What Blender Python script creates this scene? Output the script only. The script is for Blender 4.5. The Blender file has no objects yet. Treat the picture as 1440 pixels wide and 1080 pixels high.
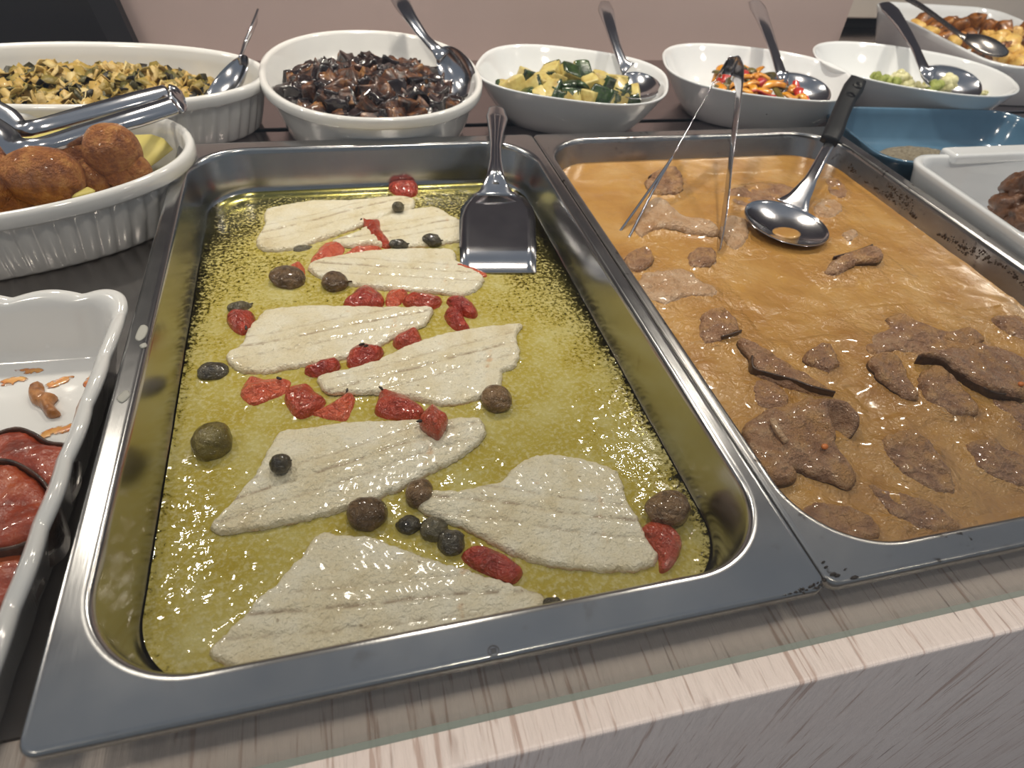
import bpy, math, random
import numpy as np
from mathutils import Vector, noise as mnoise
from mathutils.geometry import delaunay_2d_cdt

sc = bpy.context.scene
COL = sc.collection
random.seed(7)

# ------------------------------------------------------------------ camera
CAM_E = (0.83205, -0.0730, -0.2466)          # euler xyz
CAM_P = (0.1357, -0.1235, 0.2764)
FPX = 935.0                                   # focal length in pixels of a 1440 wide frame
cam = bpy.data.cameras.new('camera')
cam.sensor_width = 36.0
cam.lens = FPX / 1440 * 36.0
cam.clip_start = 0.005
cam.dof.use_dof = True
cam.dof.focus_distance = 0.45
cam.dof.aperture_fstop = 11.0
cam_o = bpy.data.objects.new('camera', cam)
cam_o.location = CAM_P
cam_o.rotation_euler = CAM_E
COL.objects.link(cam_o)
sc.camera = cam_o

# ------------------------------------------------------------------ world, lamps, exposure
w = bpy.data.worlds.new('room_light')
sc.world = w
w.use_nodes = True
w.node_tree.nodes['Background'].inputs[0].default_value = (0.74, 0.84, 1.0, 1)
w.node_tree.nodes['Background'].inputs[1].default_value = 0.32


def lamp(x, y, z, power, size, col=(1.0, 0.88, 0.70)):
    l = bpy.data.lights.new('ceiling_lamp', 'AREA')
    l.shape = 'DISK'
    l.size = size
    l.energy = power
    l.color = col
    l.spread = math.radians(125)
    o = bpy.data.objects.new('ceiling_lamp', l)
    o.location = (x, y, z)
    COL.objects.link(o)
    return o


for lx in (-0.80, -0.28, 0.24, 0.76, 1.28):
    lamp(lx, 0.76, 0.78, 2.5, 0.07, (1.0, 0.915, 0.80))
for lx in (-0.75, 0.35, 1.45):
    lamp(lx, -0.20, 1.25, 3.3, 0.14, (1.0, 0.90, 0.78))
sc.view_settings.view_transform = 'Standard'
sc.view_settings.look = 'None'
sc.view_settings.gamma = 1.0
sc.view_settings.use_curve_mapping = False
sc.view_settings.exposure = 0.12

# ------------------------------------------------------------------ helpers
from mathutils import Euler
_R = np.array(Euler(CAM_E, 'XYZ').to_matrix())
_C = np.array(CAM_P)


def G(u, v, z):
    """point of the place at height z that is seen at this spot of the photograph"""
    d = _R @ np.array([(u - 720) / FPX, -(v - 540) / FPX, -1.0])
    return _C + d * ((z - _C[2]) / d[2])


def GY(u, v, y):
    d = _R @ np.array([(u - 720) / FPX, -(v - 540) / FPX, -1.0])
    return _C + d * ((y - _C[1]) / d[1])


def lin(r, g, b):
    def f(c):
        c /= 255.0
        return c / 12.92 if c <= 0.04045 else ((c + 0.055) / 1.055) ** 2.4
    return (f(r), f(g), f(b))


def nz(x, y, z=0.0):
    return mnoise.noise((x, y, z))


def wloc(o):
    v = np.zeros(3)
    while o is not None:
        v = v + np.array(o.location)
        o = o.parent
    return v


def obj(name, V, F, mats, parent=None, smooth=True, attrs=None, fmat=None):
    V = np.asarray(V, float)
    if parent is None:
        c = np.array([(V[:, 0].min() + V[:, 0].max()) / 2, (V[:, 1].min() + V[:, 1].max()) / 2, V[:, 2].min()])
    else:
        c = wloc(parent)
    me = bpy.data.meshes.new(name)
    me.from_pydata((V - c).tolist(), [], [list(map(int, f)) for f in F])
    if not isinstance(mats, (list, tuple)):
        mats = [mats]
    for m in mats:
        me.materials.append(m)
    if fmat is not None:
        me.polygons.foreach_set('material_index', list(map(int, fmat)))
    if smooth:
        me.polygons.foreach_set('use_smooth', [True] * len(me.polygons))
    if attrs:
        for k, a in attrs.items():
            at = me.attributes.new(k, 'FLOAT', 'POINT')
            at.data.foreach_set('value', np.asarray(a, dtype=np.float32))
    me.update()
    o = bpy.data.objects.new(name, me)
    COL.objects.link(o)
    if parent is None:
        o.location = c
    else:
        o.parent = parent
    return o


def tag(o, label, cat=None, group=None, kind=None):
    o['label'] = label
    if cat:
        o['category'] = cat
    if group:
        o['group'] = group
    if kind:
        o['kind'] = kind
    return o


def thing(name, loc, label, cat, group=None):
    o = bpy.data.objects.new(name, None)
    o.empty_display_size = 0.02
    o.location = loc
    COL.objects.link(o)
    return tag(o, label, cat, group)


# ------------------------------------------------------------------ materials
class N:
    def __init__(s, name):
        s.m = bpy.data.materials.new(name)
        s.m.use_nodes = True
        s.t = s.m.node_tree
        s.b = s.t.nodes['Principled BSDF']
        s.out = s.t.nodes['Material Output']

    def n(s, typ, **kw):
        nd = s.t.nodes.new(typ)
        for k, v in kw.items():
            setattr(nd, k, v)
        return nd

    def l(s, a, b):
        s.t.links.new(a, b)

    def coords(s, scale=(1, 1, 1)):
        tc = s.n('ShaderNodeTexCoord')
        mp = s.n('ShaderNodeMapping')
        mp.inputs['Scale'].default_value = scale
        s.l(tc.outputs['Object'], mp.inputs['Vector'])
        return mp.outputs['Vector']

    def noise(s, vec, scale, detail=4, rough=0.55, dist=0.0):
        nd = s.n('ShaderNodeTexNoise')
        nd.inputs['Scale'].default_value = scale
        nd.inputs['Detail'].default_value = detail
        nd.inputs['Roughness'].default_value = rough
        nd.inputs['Distortion'].default_value = dist
        s.l(vec, nd.inputs['Vector'])
        return nd.outputs['Fac']

    def ramp(s, fac, stops):
        r = s.n('ShaderNodeValToRGB')
        e = r.color_ramp.elements
        while len(e) < len(stops):
            e.new(0.5)
        for i, (p, c) in enumerate(stops):
            e[i].position = p
            e[i].color = (*c, 1) if len(c) == 3 else c
        s.l(fac, r.inputs['Fac'])
        return r.outputs['Color']

    def step(s, fac, a, b):
        r = s.n('ShaderNodeMapRange')
        r.interpolation_type = 'SMOOTHSTEP'
        r.inputs['From Min'].default_value = a
        r.inputs['From Max'].default_value = b
        s.l(fac, r.inputs['Value'])
        return r.outputs['Result']

    def math(s, op, a, b):
        nd = s.n('ShaderNodeMath', operation=op)
        for i, x in enumerate((a, b)):
            if hasattr(x, 'node'):
                s.l(x, nd.inputs[i])
            else:
                nd.inputs[i].default_value = x
        return nd.outputs[0]

    def mix(s, fac, a, b):
        nd = s.n('ShaderNodeMix', data_type='RGBA')
        for sock, x in ((nd.inputs['Factor'], fac), (nd.inputs[6], a), (nd.inputs[7], b)):
            if hasattr(x, 'node'):
                s.l(x, sock)
            else:
                sock.default_value = (*x, 1) if isinstance(x, tuple) else x
        return nd.outputs[2]

    def attr(s, name):
        a = s.n('ShaderNodeAttribute')
        a.attribute_name = name
        return a.outputs['Fac']

    def rnd(s):
        return s.n('ShaderNodeObjectInfo').outputs['Random']

    def bump(s, h, strength, dist=0.001):
        b = s.n('ShaderNodeBump')
        b.inputs['Strength'].default_value = strength
        b.inputs['Distance'].default_value = dist
        s.l(h, b.inputs['Height'])
        s.l(b.outputs['Normal'], s.b.inputs['Normal'])
        return b.outputs['Normal']

    def set(s, color=None, rough=None, metal=None, coat=None, spec=None, sss=None):
        for key, x in (('Base Color', color), ('Roughness', rough), ('Metallic', metal), ('Coat Weight', coat),
                       ('Specular IOR Level', spec), ('Subsurface Weight', sss)):
            if x is None:
                continue
            if hasattr(x, 'node'):
                s.l(x, s.b.inputs[key])
            else:
                s.b.inputs[key].default_value = (*x, 1) if isinstance(x, tuple) else x
        if sss:
            s.b.inputs['Subsurface Radius'].default_value = (0.004, 0.002, 0.0012)
            s.b.inputs['Subsurface Scale'].default_value = 0.6
        return s


def m_plain(name, col, rough=0.4, metal=0.0, coat=0.0, var=0.0, nscale=60, bump=0.0, bscale=300, bdist=0.0006):
    k = N(name)
    v = k.coords()
    c = col
    if var:
        f = k.noise(v, nscale)
        c = k.ramp(f, [(0.3, tuple(x * (1 - var) for x in col)), (0.7, tuple(min(1, x * (1 + var)) for x in col))])
    k.set(c, rough, metal, coat)
    if bump:
        k.bump(k.noise(v, bscale, 3), bump, bdist)
    return k.m


def m_steel(name, col=(0.60, 0.58, 0.56), rough=0.24, stain=0.0, specks=0.0, stretch=(1, 1, 1)):
    k = N(name)
    v = k.coords()
    f = k.noise(v, 14, 4)
    c = k.ramp(f, [(0.3, tuple(x * 0.86 for x in col)), (0.7, col)])
    if stain:
        g = k.step(k.noise(v, 55, 5, 0.65), 0.60, 0.72)
        c = k.mix(k.math('MULTIPLY', g, stain), c, (0.20, 0.15, 0.09))
    if specks:
        g = k.step(k.noise(v, 210, 3, 0.55), 0.62, 0.66)
        g2 = k.step(k.noise(v, 22, 2, 0.5), 0.48, 0.56)
        c = k.mix(k.math('MULTIPLY', k.math('MULTIPLY', g, g2), specks), c, (0.035, 0.02, 0.01))
    r = k.n('ShaderNodeMapRange')
    r.inputs['To Min'].default_value = rough * 0.8
    r.inputs['To Max'].default_value = rough * 1.35
    k.l(k.noise(v, 40, 5), r.inputs['Value'])
    k.set(c, r.outputs['Result'], 1.0)
    s2 = k.coords(stretch)
    k.bump(k.noise(s2, 900, 2), 0.05, 0.0004)
    return k.m


M = {}
M['steel_tray'] = m_steel('tray_steel', (0.50, 0.50, 0.50), 0.19, stain=0.25, stretch=(1, 0.06, 0.3))
M['steel_tray2'] = m_steel('tray_steel_specked', (0.50, 0.49, 0.48), 0.22, stain=0.35, specks=0.85, stretch=(1, 0.06, 0.3))
M['steel_deck'] = m_steel('deck_steel', (0.40, 0.38, 0.37), 0.22, stain=0.3, stretch=(0.05, 1, 1))
M['steel_shelf'] = m_steel('shelf_steel', (0.42, 0.37, 0.37), 0.16, stretch=(0.05, 1, 1))
M['cutlery'] = m_steel('cutlery_steel', (0.62, 0.61, 0.63), 0.13)
M['cutlery_dark'] = m_steel('dull_spoon_steel', (0.25, 0.23, 0.22), 0.25)
M['ceramic'] = m_plain('white_ceramic', (0.76, 0.75, 0.73), 0.12, coat=0.4, var=0.02, nscale=20, bump=0.03, bscale=60, bdist=0.001)
M['ceramic_cool'] = m_plain('white_porcelain', (0.76, 0.77, 0.78), 0.08, coat=0.5)
M['blue_glaze'] = m_plain('blue_glaze', lin(80, 112, 136), 0.14, coat=0.4, var=0.05)
M['black_plastic'] = m_plain('black_plastic', (0.006, 0.006, 0.007), 0.45)
M['black_plastic'].node_tree.nodes['Principled BSDF'].inputs['Specular IOR Level'].default_value = 0.25
M['black_panel'] = m_plain('black_panel_finish', (0.008, 0.008, 0.011), 0.5)
M['wall'] = m_plain('mauve_wall_paint', lin(192, 172, 166), 0.6, var=0.05, nscale=3)
M['wall_cream'] = m_plain('cream_wall_paint', lin(205, 195, 185), 0.6, var=0.04, nscale=3)
M['wall_dark'] = m_plain('unlit_wall_taupe', lin(128, 116, 118), 0.7, var=0.06, nscale=3)  # dark tone puts the unlit look of the rear wall into its colour
M['floor'] = m_plain('floor_tile', (0.25, 0.22, 0.2), 0.5, var=0.1, nscale=4)


def m_glass():
    k = N('pane_glass')
    k.t.nodes.remove(k.b)
    tr = k.n('ShaderNodeBsdfTransparent')
    tr.inputs[0].default_value = (0.882, 0.885, 0.872, 1)
    gl = k.n('ShaderNodeBsdfGlossy')
    gl.inputs['Roughness'].default_value = 0.0
    lw = k.n('ShaderNodeLayerWeight')
    lw.inputs['Blend'].default_value = 0.5
    mx = k.n('ShaderNodeMixShader')
    p5 = k.math('POWER', lw.outputs['Facing'], 5.0)
    k.l(k.math('ADD', 0.022, k.math('MULTIPLY', p5, 0.6)), mx.inputs[0])
    k.l(tr.outputs[0], mx.inputs[1])
    k.l(gl.outputs[0], mx.inputs[2])
    k.l(mx.outputs[0], k.out.inputs['Surface'])
    return k.m


M['glass'] = m_glass()
M['glass_edge'] = m_plain('glass_edge_green', (0.38, 0.44, 0.38), 0.15, coat=0.3)


def m_wood():
    k = N('whitewashed_wood')
    v = k.coords((1, 0.05, 0.045))
    g = k.noise(v, 260, 4, 0.6, 0.25)
    fine = k.noise(v, 620, 3, 0.6)
    blotch = k.noise(k.coords((1, 1, 1)), 9, 3)
    line = k.step(g, 0.34, 0.44)
    base = k.mix(blotch, lin(226, 208, 196), lin(238, 225, 214))
    c = k.mix(line, lin(196, 172, 158), base)
    knots = k.step(k.noise(k.coords((1, 0.6, 0.5)), 30, 3, 0.5), 0.71, 0.76)
    thin = k.step(k.noise(v, 260, 2, 0.5), 0.68, 0.72)
    c = k.mix(k.math('MULTIPLY', k.math('MULTIPLY', thin, k.step(blotch, 0.45, 0.6)), 0.7), c, lin(128, 105, 95))
    c = k.mix(k.math('MULTIPLY', knots, 0.35), c, lin(150, 125, 112))
    k.set(c, 0.5)
    k.bump(k.math('ADD', k.math('MULTIPLY', g, 1.0), k.math('MULTIPLY', fine, 0.25)), 0.9, 0.0026)
    return k.m


M['wood'] = m_wood()


def m_fish():
    k = N('white_fish_flesh')
    v = k.coords()
    f = k.noise(v, 45, 5, 0.6)
    c = k.ramp(f, [(0.25, lin(206, 188, 148)), (0.45, lin(226, 214, 182)), (0.75, lin(236, 230, 210))])
    ln = k.attr('line')
    lnn = k.math('MULTIPLY', ln, k.step(k.noise(v, 120, 4), 0.35, 0.6))
    c = k.mix(k.math('MULTIPLY', lnn, 0.85), c, lin(140, 116, 88))
    e = k.attr('edge')
    browned = k.math('MULTIPLY', k.step(e, 0.30, 0.0), k.step(k.noise(v, 70, 4), 0.42, 0.62))
    c = k.mix(k.math('MULTIPLY', browned, 0.75), c, lin(196, 150, 92))
    spots = k.step(k.noise(v, 38, 3, 0.5), 0.70, 0.76)
    c = k.mix(k.math('MULTIPLY', spots, 0.5), c, lin(208, 150, 92))
    fib = k.noise(v, 420, 3)
    specks = k.step(k.noise(v, 260, 1), 0.74, 0.78)
    c = k.mix(k.math('MULTIPLY', specks, 0.5), c, lin(120, 95, 60))
    k.set(c, 0.40, coat=0.45)
    k.b.inputs['Coat Roughness'].default_value = 0.10
    k.bump(k.math('ADD', k.math('MULTIPLY', fib, 1.0), k.math('MULTIPLY', k.noise(v, 130, 4, 0.65), 1.2)), 1.0, 0.0020)
    return k.m


M['fish'] = m_fish()
M['fish_skin'] = m_plain('fish_skin', lin(74, 66, 48), 0.3, coat=0.4, var=0.7, nscale=250)


def m_tomato(name, a, b, d):
    k = N(name)
    v = k.coords()
    f = k.noise(v, 110, 4, 0.6)
    c = k.ramp(f, [(0.3, a), (0.6, b), (0.85, d)])
    rn = k.rnd()
    c = k.mix(k.math('MULTIPLY', rn, 0.5), c, lin(198, 92, 54))
    k.set(c, 0.22, coat=0.5)
    k.bump(k.math('ADD', k.noise(v, 260, 3), k.math('MULTIPLY', k.noise(v, 110, 3, 0.6, 0.8), 1.6)), 1.0, 0.0034)
    return k.m


M['tomato'] = m_tomato('roast_tomato', lin(136, 34, 20), lin(178, 58, 34), lin(204, 104, 62))
M['tomato_pale'] = m_tomato('soft_tomato_flesh', lin(186, 66, 40), lin(205, 98, 66), lin(216, 132, 88))
M['char'] = m_plain('charred_tip', (0.02, 0.012, 0.008), 0.5)


def m_olive(name, a, b, wr=0.8):
    k = N(name)
    v = k.coords()
    f = k.noise(v, 120, 4, 0.6, 0.8)
    c = k.ramp(f, [(0.3, a), (0.65, b)])
    k.set(c, 0.25, coat=0.5)
    k.bump(k.noise(v, 190, 3, 0.6, 1.5), wr, 0.0050)
    return k.m


M['olive_brown'] = m_olive('brown_olive', lin(62, 44, 26), lin(116, 88, 54))
M['olive_green'] = m_olive('green_olive', lin(74, 64, 22), lin(120, 106, 44), 0.35)
M['olive_tan'] = m_olive('tan_olive', lin(86, 62, 38), lin(150, 118, 82), 0.9)
M['caper'] = m_olive('caper_skin', lin(58, 54, 36), lin(116, 106, 78), 0.7)
M['caper_dark'] = m_olive('dark_caper_skin', lin(34, 30, 22), lin(84, 76, 56), 0.7)


def m_broth():
    k = N('oily_broth')
    k.t.nodes.remove(k.b)
    v = k.coords()
    f = k.noise(v, 26, 5, 0.6)
    gr = k.noise(v, 330, 4, 0.7)
    c = k.ramp(f, [(0.28, lin(166, 146, 52)), (0.5, lin(178, 162, 76)), (0.75, lin(196, 187, 126))])
    c = k.mix(k.math('MULTIPLY', k.step(gr, 0.45, 0.66), 0.55), c, lin(210, 202, 158))
    op = k.attr('op')
    o2 = k.math('ADD', op, k.math('MULTIPLY', k.math('SUBTRACT', gr, 0.5), 2.6))
    o2 = k.step(k.math('ADD', o2, k.math('MULTIPLY', k.math('SUBTRACT', f, 0.5), 0.8)), 0.12, 0.72)
    tr = k.n('ShaderNodeBsdfTransparent')
    tr.inputs[0].default_value = (0.80, 0.76, 0.40, 1)
    df = k.n('ShaderNodeBsdfDiffuse')
    k.l(c, df.inputs['Color'])
    gl = k.n('ShaderNodeBsdfGlossy')
    gl.inputs['Roughness'].default_value = 0.05
    bp = k.n('ShaderNodeBump')
    bp.inputs['Strength'].default_value = 1.0
    bp.inputs['Distance'].default_value = 0.0010
    k.l(k.noise(v, 110, 2, 0.5), bp.inputs['Height'])
    k.l(bp.outputs['Normal'], gl.inputs['Normal'])
    b2 = k.n('ShaderNodeBump')
    b2.inputs['Strength'].default_value = 0.8
    b2.inputs['Distance'].default_value = 0.0012
    k.l(gr, b2.inputs['Height'])
    k.l(bp.outputs['Normal'], b2.inputs['Normal'])
    k.l(b2.outputs['Normal'], df.inputs['Normal'])
    fr = k.n('ShaderNodeFresnel')
    fr.inputs['IOR'].default_value = 1.47
    k.l(bp.outputs['Normal'], fr.inputs['Normal'])
    m1 = k.n('ShaderNodeMixShader')
    k.l(o2, m1.inputs[0])
    k.l(tr.outputs[0], m1.inputs[1])
    k.l(df.outputs[0], m1.inputs[2])
    m2 = k.n('ShaderNodeMixShader')
    k.l(fr.outputs[0], m2.inputs[0])
    k.l(m1.outputs[0], m2.inputs[1])
    k.l(gl.outputs[0], m2.inputs[2])
    k.l(m2.outputs[0], k.out.inputs['Surface'])
    return k.m


M['broth'] = m_broth()


def m_gravy():
    k = N('brown_gravy')
    v = k.coords()
    f = k.noise(v, 16, 5, 0.6)
    gr = k.noise(v, 400, 3, 0.7)
    c = k.ramp(f, [(0.3, lin(168, 118, 58)), (0.55, lin(190, 144, 80)), (0.8, lin(204, 166, 110))])
    c = k.mix(k.math('MULTIPLY', k.step(k.noise(v, 34, 3), 0.55, 0.72), 0.45), c, lin(198, 146, 62))
    c = k.mix(k.math('MULTIPLY', k.step(gr, 0.62, 0.78), 0.4), c, lin(206, 168, 112))
    k.set(c, 0.2, coat=0.7)
    k.b.inputs['Coat Roughness'].default_value = 0.06
    rip = k.math('MULTIPLY', k.math('ADD', k.noise(v, 100, 3, 0.6, 0.6), k.math('MULTIPLY', k.noise(v, 240, 2, 0.6, 0.5), 0.35)), k.math('ADD', 0.12, k.attr('rip')))
    k.bump(k.math('ADD', rip, k.math('MULTIPLY', gr, 0.05)), 1.0, 0.0042)
    return k.m


M['gravy'] = m_gravy()


def m_two(name, stops, scale=80, rough=0.4, coat=0.2, bump=0.6, bscale=250, bdist=0.0012, rcol=None, rmix=0.4):
    k = N(name)
    v = k.coords()
    rn = k.rnd()
    off = k.n('ShaderNodeVectorMath', operation='ADD')
    cm = k.n('ShaderNodeCombineXYZ')
    k.l(rn, cm.inputs[0])
    k.l(rn, cm.inputs[2])
    k.l(v, off.inputs[0])
    k.l(cm.outputs[0], off.inputs[1])
    vv = off.outputs[0]
    f = k.noise(vv, scale, 5, 0.62)
    c = k.ramp(f, stops)
    if rcol:
        c = k.mix(k.math('MULTIPLY', rn, rmix), c, rcol)
    k.set(c, rough, coat=coat)
    k.bump(k.noise(vv, bscale, 4, 0.6), bump, bdist)
    return k.m


def m_meat():
    k = N('stewed_meat')
    v = k.coords()
    f = k.noise(v, 70, 5, 0.65)
    c = k.ramp(f, [(0.25, lin(124, 84, 58)), (0.48, lin(178, 136, 102)), (0.72, lin(216, 182, 144))])
    rn = k.rnd()
    c = k.mix(k.math('MULTIPLY', rn, 0.45), c, lin(168, 124, 94))
    sauce = k.step(k.noise(v, 38, 4), 0.44, 0.62)
    c = k.mix(k.math('MULTIPLY', sauce, 0.65), c, lin(198, 146, 80))
    e = k.attr('edge')
    c = k.mix(k.math('MULTIPLY', k.step(e, 0.22, 0.0), k.step(k.noise(v, 60, 3), 0.38, 0.55)), c, lin(108, 74, 50))
    k.set(c, 0.3, coat=0.4)
    k.bump(k.math('ADD', k.noise(v, 260, 4, 0.65), k.math('MULTIPLY', f, 2.2)), 1.0, 0.0046)
    return k.m


M['meat'] = m_meat()
M['meat_edge'] = m_plain('seared_meat_edge', lin(66, 44, 28), 0.4, coat=0.3, var=0.5, nscale=200, bump=0.6, bscale=400)
M['meat_pale'] = m_two('pale_meat', [(0.28, lin(176, 128, 80)), (0.5, lin(200, 162, 124)), (0.75, lin(222, 194, 164))], 60, 0.3, 0.5, 1.0, 300, 0.004)
M['carrot'] = m_plain('carrot', lin(214, 120, 48), 0.35, coat=0.3)


M['fried'] = m_two('fried_crumb', [(0.28, lin(112, 56, 20)), (0.5, lin(164, 98, 40)), (0.74, lin(204, 146, 76))], 95, 0.55, 0.1, 1.0, 420, 0.0045)
M['aubergine_flesh'] = m_two('browned_aubergine_flesh', [(0.36, lin(24, 12, 6)), (0.54, lin(88, 48, 20)), (0.78, lin(182, 130, 66))], 90, 0.35, 0.4, 0.7, 250)
M['aubergine_skin'] = m_two('aubergine_skin', [(0.3, (0.006, 0.003, 0.004)), (0.7, (0.03, 0.015, 0.012))], 60, 0.2, 0.6, 0.4, 150)
M['zucchini_flesh'] = m_two('zucchini_flesh', [(0.3, lin(166, 136, 62)), (0.55, lin(204, 186, 112)), (0.8, lin(216, 204, 140))], 70, 0.35, 0.35, 0.4, 220)
M['zucchini_skin'] = m_two('zucchini_skin', [(0.35, lin(16, 34, 14)), (0.65, lin(52, 76, 28))], 90, 0.25, 0.5, 0.3, 150)
M['pepper_red'] = m_two('red_pepper', [(0.3, lin(140, 22, 14)), (0.7, lin(204, 48, 26))], 60, 0.25, 0.5, 0.3)
M['pepper_yellow'] = m_two('yellow_pepper', [(0.3, lin(180, 104, 12)), (0.7, lin(226, 160, 34))], 60, 0.25, 0.5, 0.3)
M['pepper_green'] = m_two('green_pepper', [(0.3, lin(58, 52, 18)), (0.7, lin(112, 98, 38))], 60, 0.25, 0.5, 0.3)
M['cauli'] = m_two('cauliflower_curd', [(0.3, lin(196, 190, 128)), (0.7, lin(228, 224, 182))], 90, 0.45, 0.2, 0.9, 420, 0.0014)
M['cauli_green'] = m_two('green_cauliflower_curd', [(0.3, lin(112, 124, 44)), (0.7, lin(164, 172, 86))], 90, 0.45, 0.2, 0.9, 420, 0.0014)
M['potato'] = m_two('fried_potato', [(0.30, lin(110, 60, 18)), (0.42, lin(206, 160, 78)), (0.7, lin(228, 198, 120))], 55, 0.4, 0.25, 0.4, 200)
M['potato_burnt'] = m_two('browned_potato', [(0.35, lin(50, 24, 8)), (0.6, lin(160, 98, 36)), (0.8, lin(206, 158, 84))], 60, 0.4, 0.25, 0.5, 200)
M['brown_meat'] = m_two('braised_brown_meat', [(0.3, lin(58, 34, 20)), (0.55, lin(112, 72, 44)), (0.8, lin(148, 100, 62))], 70, 0.35, 0.4, 0.8, 260)
M['patty'] = m_two('red_tomato_crust', [(0.28, lin(104, 36, 20)), (0.5, lin(160, 64, 36)), (0.75, lin(196, 104, 56))], 45, 0.32, 0.35, 0.7, 160, 0.0018)
M['patty_rim'] = m_two('dark_aubergine_rim', [(0.3, lin(40, 26, 20)), (0.7, lin(92, 62, 46))], 120, 0.35, 0.4, 0.7, 250)
M['scrap'] = m_two('browned_scrap', [(0.3, lin(120, 66, 26)), (0.7, lin(196, 132, 66))], 150, 0.35, 0.4, 0.8, 300)
M['sauce_smear'] = m_two('orange_sauce_smear', [(0.3, lin(190, 92, 36)), (0.7, lin(220, 160, 74))], 90, 0.25, 0.4, 0.3, 200)
k_ = N('thin_orange_smear')
v_ = k_.coords()
k_.set(k_.ramp(k_.noise(v_, 120), [(0.3, lin(196, 104, 44)), (0.7, lin(224, 172, 92))]), 0.25, coat=0.4)
k_.l(k_.step(k_.math('ADD', k_.noise(v_, 210, 4, 0.7), k_.math('MULTIPLY', k_.attr('edge'), 0.25)), 0.46, 0.66), k_.b.inputs['Alpha'])
M['sauce_smear'] = k_.m
M['pate'] = m_two('grey_minced_spread', [(0.3, lin(96, 84, 66)), (0.55, lin(132, 122, 102)), (0.8, lin(160, 150, 130))], 260, 0.6, 0.1, 1.0, 330, 0.003)
M['paper'] = m_plain('yellow_paper', lin(188, 174, 96), 0.6, var=0.06)


def m_cabbage():
    k = N('sauteed_cabbage')
    v = k.coords()
    a = k.attr('tone')
    f = k.noise(v, 90, 4)
    c = k.ramp(k.math('ADD', a, k.math('MULTIPLY', k.math('SUBTRACT', f, 0.5), 0.35)),
               [(0.05, lin(30, 24, 10)), (0.22, lin(84, 78, 26)), (0.42, lin(150, 128, 58)), (0.65, lin(186, 152, 82)), (0.95, lin(204, 184, 128))])
    k.set(c, 0.45, coat=0.1)
    k.bump(k.noise(v, 260, 3), 0.6, 0.002)
    return k.m


M['cabbage'] = m_cabbage()

# ------------------------------------------------------------------ shape builders


def catmull(P, step, closed=True):
    P = np.asarray(P, float)
    n = len(P)
    out = []
    rng = range(n) if closed else range(n - 1)
    for i in rng:
        if closed:
            p0, p1, p2, p3 = P[(i - 1) % n], P[i], P[(i + 1) % n], P[(i + 2) % n]
        else:
            p0, p1, p2, p3 = P[max(i - 1, 0)], P[i], P[i + 1], P[min(i + 2, n - 1)]
        k = max(1, int(np.linalg.norm(p2 - p1) / step))
        for j in range(k):
            t = j / k
            out.append(0.5 * ((2 * p1) + (-p0 + p2) * t + (2 * p0 - 5 * p1 + 4 * p2 - p3) * t * t + (-p0 + 3 * p1 - 3 * p2 + p3) * t ** 3))
    if not closed:
        out.append(P[-1])
    return np.array(out)


def poly_dist(Q, O):
    """distance of points Q to closed outline O, and inside mask"""
    A = O
    B = np.roll(O, -1, 0)
    d2 = np.full(len(Q), 1e9)
    ins = np.zeros(len(Q), bool)
    for a, b in zip(A, B):
        ab = b - a
        t = np.clip(((Q - a) @ ab) / max(ab @ ab, 1e-18), 0, 1)
        e = Q - a - t[:, None] * ab
        d2 = np.minimum(d2, (e * e).sum(1))
        c = (a[1] > Q[:, 1]) != (b[1] > Q[:, 1])
        if abs(b[1] - a[1]) > 1e-15:
            ins ^= c & (Q[:, 0] < (b[0] - a[0]) * (Q[:, 1] - a[1]) / (b[1] - a[1]) + a[0])
    return np.sqrt(d2), ins


def tri_fill(O, step, seed=1):
    rs = np.random.RandomState(seed)
    lo, hi = O.min(0), O.max(0)
    xs = np.arange(lo[0], hi[0], step)
    ys = np.arange(lo[1], hi[1], step * 0.87)
    X, Y = np.meshgrid(xs, ys)
    X = X + (np.arange(len(ys)) % 2)[:, None] * step * 0.5
    Q = np.stack([X.ravel(), Y.ravel()], 1)
    Q += rs.uniform(-0.12, 0.12, Q.shape) * step
    d, ins = poly_dist(Q, O)
    Q = Q[ins & (d > step * 0.5)]
    n = len(O)
    pts = [Vector(p) for p in O] + [Vector(q) for q in Q]
    r = delaunay_2d_cdt(pts, [(i, (i + 1) % n) for i in range(n)], [], 1, 1e-7)
    V = np.array([tuple(v) for v in r[0]])
    F = [f for f in r[2]]
    return V, F


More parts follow.
